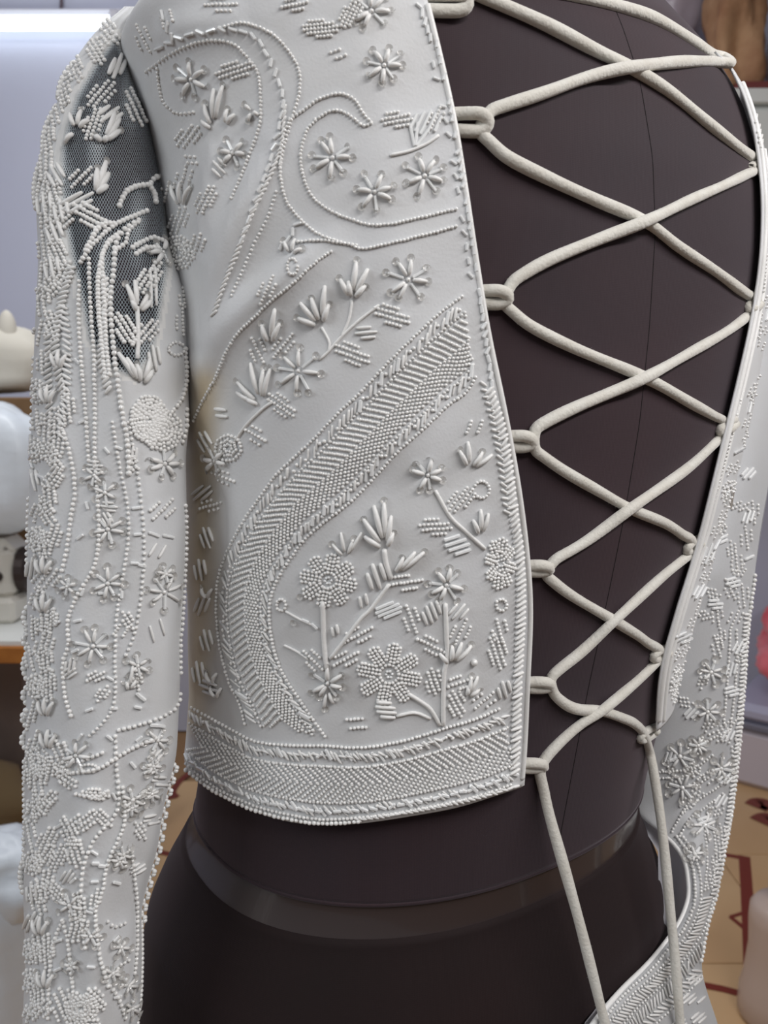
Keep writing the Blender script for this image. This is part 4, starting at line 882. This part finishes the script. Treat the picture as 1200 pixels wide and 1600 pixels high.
B_ = [[(1075, 1730), (1068, 1660), (1062, 1590), (1055, 1500), (1045, 1400), (1035, 1300), (1022, 1210), (1013, 1164)], [(1008, 1150), (998, 1136), (985, 1127), (940, 1111), (905, 1109), (880, 1098), (858, 1075)],
      [(860, 1060), (875, 1045), (910, 1017), (960, 970), (1030, 905), (1065, 876), (1086, 858)], [(1084, 846), (1070, 838), (1040, 818), (985, 795), (935, 767), (880, 735), (842, 708), (828, 694)],
      [(835, 672), (855, 658), (900, 636), (950, 615), (1008, 590), (1080, 550), (1140, 515), (1184, 480)], [(1180, 468), (1160, 455), (1120, 425), (1060, 385), (1008, 346), (930, 312), (860, 280), (795, 247), (768, 224), (748, 204)],
      [(756, 178), (785, 166), (850, 145), (920, 120), (985, 105), (1060, 97), (1110, 96), (1144, 99)], [(1140, 90), (1112, 84), (1085, 66), (1040, 38), (1000, 20), (930, 0), (850, -16), (760, -22), (724, -26)]]
over_ = {'A': {1: [X5], 3: [X3], 5: [X1]}, 'B': {2: [X4], 4: [X2], 6: [X0]}}
BV_hang = bvh_of([VF, V2, VSR], [FF, fs2, [FSR]])
strandA = [cord_points(p, .0012 if i == 0 else 0, over_['A'].get(i, ()), BV_hang if i == 0 else BV_form, 9, i == 0) for i, p in enumerate(A_)]
strandB = [cord_points(p, .0035 if i == 0 else 0, over_['B'].get(i, ()), BV_hang if i == 0 else BV_form, 9, i == 0) for i, p in enumerate(B_)]
path = np.vstack(strandA + [x[::-1] for x in strandB[::-1]])
path = resample(catmull(path[::3], 4), .0016)
for k in range(2): path = np.stack([smooth1(path[:, j], 3) for j in range(3)], 1)
rr = CR*(1+.05*np.sin(np.arange(len(path))*.21)+.04*np.sin(np.arange(len(path))*.067+1))
cb = MB(); Vc, fc = sweep(path, rr, 12); cb.add(Vc, fc)
lacing = cb.build('lacing_cord', M['cord']); tag(lacing, 'cream cotton cord criss-crossing the open back with two hanging ends', 'cord')
# fuzz: fine loose fibres of the cotton
fz = MB(); nf = 2600
for i in rng.integers(6, len(path)-6, nf):
    t = path[i+1]-path[i-1]; t /= np.linalg.norm(t); d = rng.normal(0, 1, 3); d -= t*(d @ t); d /= np.linalg.norm(d)
    if d @ FW > .4: continue
    p0 = path[i]+d*CR*.95; l = rng.uniform(.0004, .0013); p1 = p0+d*l*.7+t*rng.normal(0, .6)*l; s_ = np.cross(d, t)*.00006
    fz.add(np.array([p0-s_, p0+s_, p1]), np.array([[0, 1, 2]]))
f_o = fz.build('cord_fuzz', M['cord'], lacing); f_o['kind'] = 'stuff'
def loop_part(pts, parent, r, depth_shift, bv):
    P = cord_points([p[:2] for p in pts], 0, (), bv, 5); n = len(P)
    sh = np.interp(np.linspace(0, 1, n), np.linspace(0, 1, len(depth_shift)), depth_shift)
    v = P-CAM; v /= np.linalg.norm(v, axis=1)[:, None]; P = P - v*sh[:, None]
    for k in range(2): P = np.stack([smooth1(P[:, j], 3) for j in range(3)], 1)
    b = MB(); b.add(*sweep(P, r, 10)); return b.build('cord_loop', M['cord'], parent)
for (x0, x1, y0, y1) in ((706, 764, 178, 204), (742, 796, 455, 474), (785, 835, 682, 698), (816, 862, 884, 893), (818, 864, 1066, 1075), (806, 854, 1193, 1200), (655, 732, -8, 16)):
    k = (y1-y0)
    loop_part([(x0, y0), ((x0+x1)/2, y0-1), (x1-10, y0), (x1, (y0+y1)/2), (x1-10, y1), ((x0+x1)/2, y1+1), (x0+6, y1)], panelL, .0024, (-.0016, -.0006, .0022, .0030, .0010, -.0002, -.0008, -.0018), BV_form)
for (x0, y0, x1, y1) in ((1192, 258, 1172, 262), (1188, 468, 1168, 480), (1150, 655, 1124, 672), (1096, 840, 1072, 858), (1046, 1012, 1020, 1026), (1026, 1134, 1000, 1152)):
    dx, dy = x1-x0, y1-y0
    loop_part([(x0, y0), (x0+dx*.5+3, y0+dy*.5-5), (x1, y1-2), (x1+1, y1+6), (x0+dx*.5+6, y0+dy*.5+6), (x0+2, y0+6)], panelR, .0021, (-.004, .0010, .0030, .0012, .0, -.004), BV_all)
# ------------------------------------------------------------------ things in the room behind
def thing_mesh(name, V, Fc, m, label, cat, smooth=True, group=None):
    b = MB(); b.add(V, Fc, 0, smooth=smooth); o = b.build(name, m); return tag(o, label, cat, group)
def part(name, arr, m, parent, smooth=False):
    b = MB(); b.add(*arr, 0, smooth=smooth); return b.build(name, m, parent)
# tube light on the back wall
p = aty(-120, 36, WALL_Y-.06); p1 = aty(174, 36, WALL_Y-.06)
tl = empty('tube_light', (p[0], WALL_Y-.03, p[2]), 'glowing fluorescent tube light high on the back wall', 'light')
part('tube', sweep(np.array([p, p*.5+p1*.5, p1]), .022, 16), M['tube'], tl, True)
part('housing', box_arr((p[0]-.1, WALL_Y-.03, p[2]+.02), (p1[0]+.03, WALL_Y, p[2]+.062), .006), M['fixture'], tl)
part('end_cap', box_arr((p1[0], WALL_Y-.085, p1[2]-.03), (p1[0]+.03, WALL_Y-.02, p1[2]+.035), .006), M['fixture'], tl)
w0 = aty(95, -60, WALL_Y-.015); w1 = aty(95, 24, WALL_Y-.015)
tag(part('hanging_cable', sweep(np.array([w0, (w0+w1)/2+[.004, 0, 0], w1]), .006, 8), M['wire'], None, True), 'thin dark cable dropping to the tube light', 'cable')
# sewing table with machine at the left
e = atz(20, 1000, .75); ty = e[1]; tx1 = atz(60, 1000, .75)[0]+.10
tb = empty('sewing_table', ((tx1-.5), ty+.25, 0), 'white-topped sewing table with orange wooden edge at the left', 'table')
part('table_top', box_arr((tx1-1.1, ty, .722), (tx1, ty+.55, .75), .003), M['white_top'], tb)
part('front_edge', box_arr((tx1-1.1, ty-.012, .700), (tx1, ty+.0, .738), .003), M['orange_wood'], tb)
for lx in (tx1-1.06, tx1-.05):
    for ly in (ty+.03, ty+.5): part('leg', box_arr((lx, ly, 0), (lx+.035, ly+.035, .722), .003), M['machine_dark'], tb)
mx = atz(36, 960, .75)[0]; my = ty+.20
sm = empty('sewing_machine', (mx-.2, my, .75), 'cream sewing machine standing on the white table', 'sewing machine')
part('bed', box_arr((mx-.42, my-.08, .75), (mx+.02, my+.10, .81), .01), M['machine'], sm)
part('pillar', box_arr((mx-.10, my-.06, .80), (mx+.01, my+.07, .93), .02), M['machine'], sm)
part('arm', box_arr((mx-.42, my-.055, .865), (mx+.01, my+.065, .945), .025), M['machine'], sm)
part('head', box_arr((mx-.44, my-.06, .80), (mx-.33, my+.06, .94), .02), M['machine'], sm)
V, fs = lathe([(0, 0), (.055, 0), (.055, .02), (.03, .03), (0, .03)], (0, 0, 0), 20); V = np.stack([V[:, 2]+mx+.012, V[:, 1]+my, V[:, 0]+.865], 1); part('hand_wheel', (V, fs), M['machine_dark'], sm)
for kx, kz in ((-.045, .895), (-.06, .835), (-.02, .86)):
    V, fs = lathe([(0, 0), (.012, 0), (.010, .012), (0, .012)], (0, 0, 0), 12); V = np.stack([V[:, 0]+mx+kx, -V[:, 2]+my-.06-.0, V[:, 1]+kz], 1); part('knob', (V, fs), M['machine_dark'], sm, True)
# white plastic bag drooping over the machine, cream bundle on top
c = aty(-12, 735, ty+.13)
V, fs = blob((c[0]-.05, c[1]+.05, c[2]), (.17, .12, .155), 3, .06, 40, 24, False, 3, 9, .05, .8); thing_mesh('plastic_bag', V, fs, M['plastic'], 'white plastic bag slumped over the sewing machine', 'bag')
c2 = aty(-10, 560, ty+.42)
cb_ = empty('cloth_bundle', (c2[0]-.04, c2[1]+.05, c2[2]-.08), 'cream cloth bundle heaped above the white plastic bag', 'cloth')
V, fs = blob((c2[0]-.07, c2[1], c2[2]+.0), (.215, .10, .092), 5, .07, 36, 20, False, 3, 5, .04, .7); part('bundle', (V, fs), M['cream'], cb_, True)
pk = aty(6, 515, ty+.36); V, fs = blob((pk[0], pk[1]+.02, pk[2]), (.022, .02, .05), 8, .05, 16, 12, False); part('corner', (V, fs), M['cream'], cb_, True)
bx_ = aty(26, 580, ty+.34); tag(simple('wooden_box', *box_arr((bx_[0]-.22, ty+.34, .75), (bx_[0]+.06, ty+.53, c2[2]-.10), .004), M['brown']), 'brown wooden box peeping out between cloth bundle and bag', 'box')
# under and in front of the table
q = atz(10, 1275, 0); q = aty(8, 1240, 2.35)
tag(simple('wall_shade_block', *box_arr((q[0]-.45, 2.30, 0), (q[0]+.10, 2.62, .52), .004), M['taupe']), 'taupe block standing in for the shadowed wall under the sewing table', 'box')  # added block in place of the shaded wall; shadow is in its colour
V, fs = blob((q[0]-.06, 2.16, .12), (.24, .11, .145), 12, .07, 30, 16, True, 3, 4, .04); thing_mesh('cloth_roll', V, fs, M['olive'], 'olive brown folded cloth on the floor under the table', 'cloth')
V, fs = blob((q[0]-.03, 1.92, .06), (.22, .10, .07), 14, .07, 30, 14, True, 3, 4, .04); thing_mesh('cloth_heap', V, fs, M['rust'], 'rust brown cloth heap on the tiles by the white sack', 'cloth')
s_ = aty(-70, 1480, 1.28)
sk = empty('plastic_sack', (s_[0], 1.28, 0), 'big white plastic sack on the floor at lower left', 'sack')
V, fs = blob((s_[0]-.03, 1.30, .24), (.20, .15, .27), 21, .05, 48, 30, True, 3, 11, .035, .75); part('sack_body', (V, fs), M['plastic'], sk, True)
V, fs = blob((s_[0]+.08, 1.30, .44), (.11, .09, .085), 22, .10, 30, 18, False, 4, 7, .10); part('gathered_top', (V, fs), M['plastic'], sk, True)
# cabinet with bags at the top right
cz = aty(1190, 146, 2.45)
cab = empty('wall_cabinet', (cz[0]+.5, 2.62, 1.30), 'white wall cabinet behind the far shoulder at upper right', 'cabinet')
cx0 = aty(1150, 160, 2.45)[0]
part('carcass', box_arr((cx0, 2.46, 1.30), (cx0+.9, WALL_Y, cz[2]-.03), .004), M['white_top'], cab)
part('top_board', box_arr((cx0-.02, 2.44, cz[2]-.028), (cx0+.92, WALL_Y, cz[2]+.012), .003), M['white_top'], cab)
part('liner', box_arr((cx0+.0, 2.445, cz[2]+.012), (cx0+.9, WALL_Y-.01, cz[2]+.032), .002), M['redstrip'], cab)
for k in range(2):
    dr = part('door', box_arr((cx0+.01+k*.445, 2.44, 1.31), (cx0+.445+k*.445, 2.458, cz[2]-.05), .003), M['white_top'], cab)
    hx = cx0+.40+k*.10; part('handle', sweep(np.array([(hx, 2.432, 1.55), (hx, 2.42, 1.57), (hx, 2.42, 1.65), (hx, 2.432, 1.67)]), .005, 8), M['machine_dark'], dr, True)
ztop = cz[2]+.032
def paper_bag(x0, x1, y0, y1, z0, z1):
    n, mz = 44, 16; V = []; r = np.random.default_rng(4)
    for k in range(mz):
        t = k/(mz-1); ins = .012*math.sin(t*7)+.03*t
        for i in range(n):
            a = 2*PI*i/n; cx_, cy_ = math.cos(a), math.sin(a); q_ = max(abs(cx_), abs(cy_))
            fx, fy = cx_/q_, cy_/q_; w = .010*math.sin(5*a+6*t)+.012*math.sin(3*a-9*t)+r.normal(0, .003)
            V.append(((x0+x1)/2+((x1-x0)/2-ins*.4+w)*fx, (y0+y1)/2+((y1-y0)/2-ins+w)*fy, z0+(z1-z0)*t))
    return np.array(V), [grid_faces(mz, n, True), np.array([list(range(n))[::-1]])]
pb0 = aty(1122, 60, 2.52)[0]; pb1 = aty(1190, 60, 2.52)[0]
thing_mesh('paper_bag', *paper_bag(pb0, pb1, 2.47, 2.64, ztop, ztop+.48), M['kraft'], 'crumpled brown paper bag standing on the wall cabinet', 'bag')
pc = aty(1060, 10, 2.81)
shelf_x0 = aty(985, 100, 2.6)[0]
sh = empty('wall_shelf', ((shelf_x0+cx0)/2, 2.75, ztop-.06), 'maroon board shelf on the wall beside the cabinet', 'shelf')
part('board', box_arr((shelf_x0, 2.52, ztop-.03), (cx0-.022, WALL_Y, ztop), .003), M['redstrip'], sh)
part('bracket', box_arr((shelf_x0+.1, 2.7, ztop-.14), (shelf_x0+.12, WALL_Y, ztop-.03), .003), M['fixture'], sh)
V, fs = blob((pc[0], 2.82, ztop+.115), (.09, .085, .125), 31, .08, 32, 18, True, 4, 5, .05); thing_mesh('red_cloth', V, fs, M['red'], 'red folded cloth on the maroon shelf under the cloudy bag', 'cloth')
V, fs = blob((pc[0]-.005, 2.82, ztop+.40), (.10, .085, .175), 33, .06, 36, 22, True, 4, 7, .05); thing_mesh('clear_plastic_bag', V, fs, M['clear_bag'], 'cloudy plastic bag stuffed on top of red cloth', 'bag')
tw = aty(1198, 95, 2.56); thing_mesh('cloth_bag', *blob((tw[0]+.10, 2.60, ztop+.11), (.085, .07, .125), 35, .05, 26, 16, True, 3, 5, .04), M['plastic'], 'small white cloth bag on the cabinet right of the paper bag', 'bag')
# plastic box with pink tulle at the right
c0 = atz(1148, 1226, 0); yb = c0[1]
bxr = math.radians(-38)
box = empty('storage_box', (c0[0]+.22, yb+.12, 0), 'frosted plastic storage box with lavender lid on the tiles', 'box')
ctr_ = (c0[0]-.02, yb+.02, 0)
def rbox(lo, hi, bv_): V, f_ = box_arr(lo, hi, bv_); return rot_z(V, bxr, ctr_), f_
part('body', rbox((ctr_[0], ctr_[1], 0), (ctr_[0]+.5, ctr_[1]+.36, .20), .02), M['boxbody'], box)
part('lid_rim', rbox((ctr_[0]-.012, ctr_[1]-.012, .20), (ctr_[0]+.512, ctr_[1]+.372, .225), .006), M['rim'], box)
part('lid', rbox((ctr_[0]-.008, ctr_[1]-.008, .225), (ctr_[0]+.508, ctr_[1]+.368, .285), .02), M['lid'], box)
def tul(c, rad, seed, m, label, am=.12): V, fs = blob(c, rad, seed, am, 56, 34, True, 5, 9, .07); return thing_mesh('tulle_heap', V, fs, m, label, 'fabric', group='pink tulle on the storage box')
t0 = rot_z(np.array([[ctr_[0]+.24, ctr_[1]+.18, 0]]), bxr, ctr_)[0]
tul((t0[0]+.02, t0[1]+.02, .47), (.20, .17, .21), 41, M['pink'], 'deep pink tulle heaped on the lavender box lid')
tul((t0[0]-.12, t0[1]-.19, .345), (.09, .07, .07), 43, M['palepink'], 'pale pink tulle tucked below the deep pink heap')
# cloudy jug on the floor at the lower right
jc = atz(1211, 1590, 0); jb = (jc[0], jc[1], 0)
jug = empty('plastic_jug', jb, 'cloudy plastic jug with grey cap at lower right', 'jug')
topz = aty(1200, 1408, jc[1])[2]
part('jug_body', lathe([(.066, .0), (.074, .012), (.073, .06), (.066, topz*.35), (.060, topz*.6), (.063, topz*.82), (.062, topz*.93), (.052, topz*.985), (.034, topz), (.022, topz+.006), (.022, topz+.022)], jb, 40), M['jug'], jug, True)
part('cap', lathe([(.027, topz+.012), (.030, topz+.016), (.030, topz+.046), (.026, topz+.052), (.0, topz+.052)], jb, 28), M['jugcap'], jug, True)
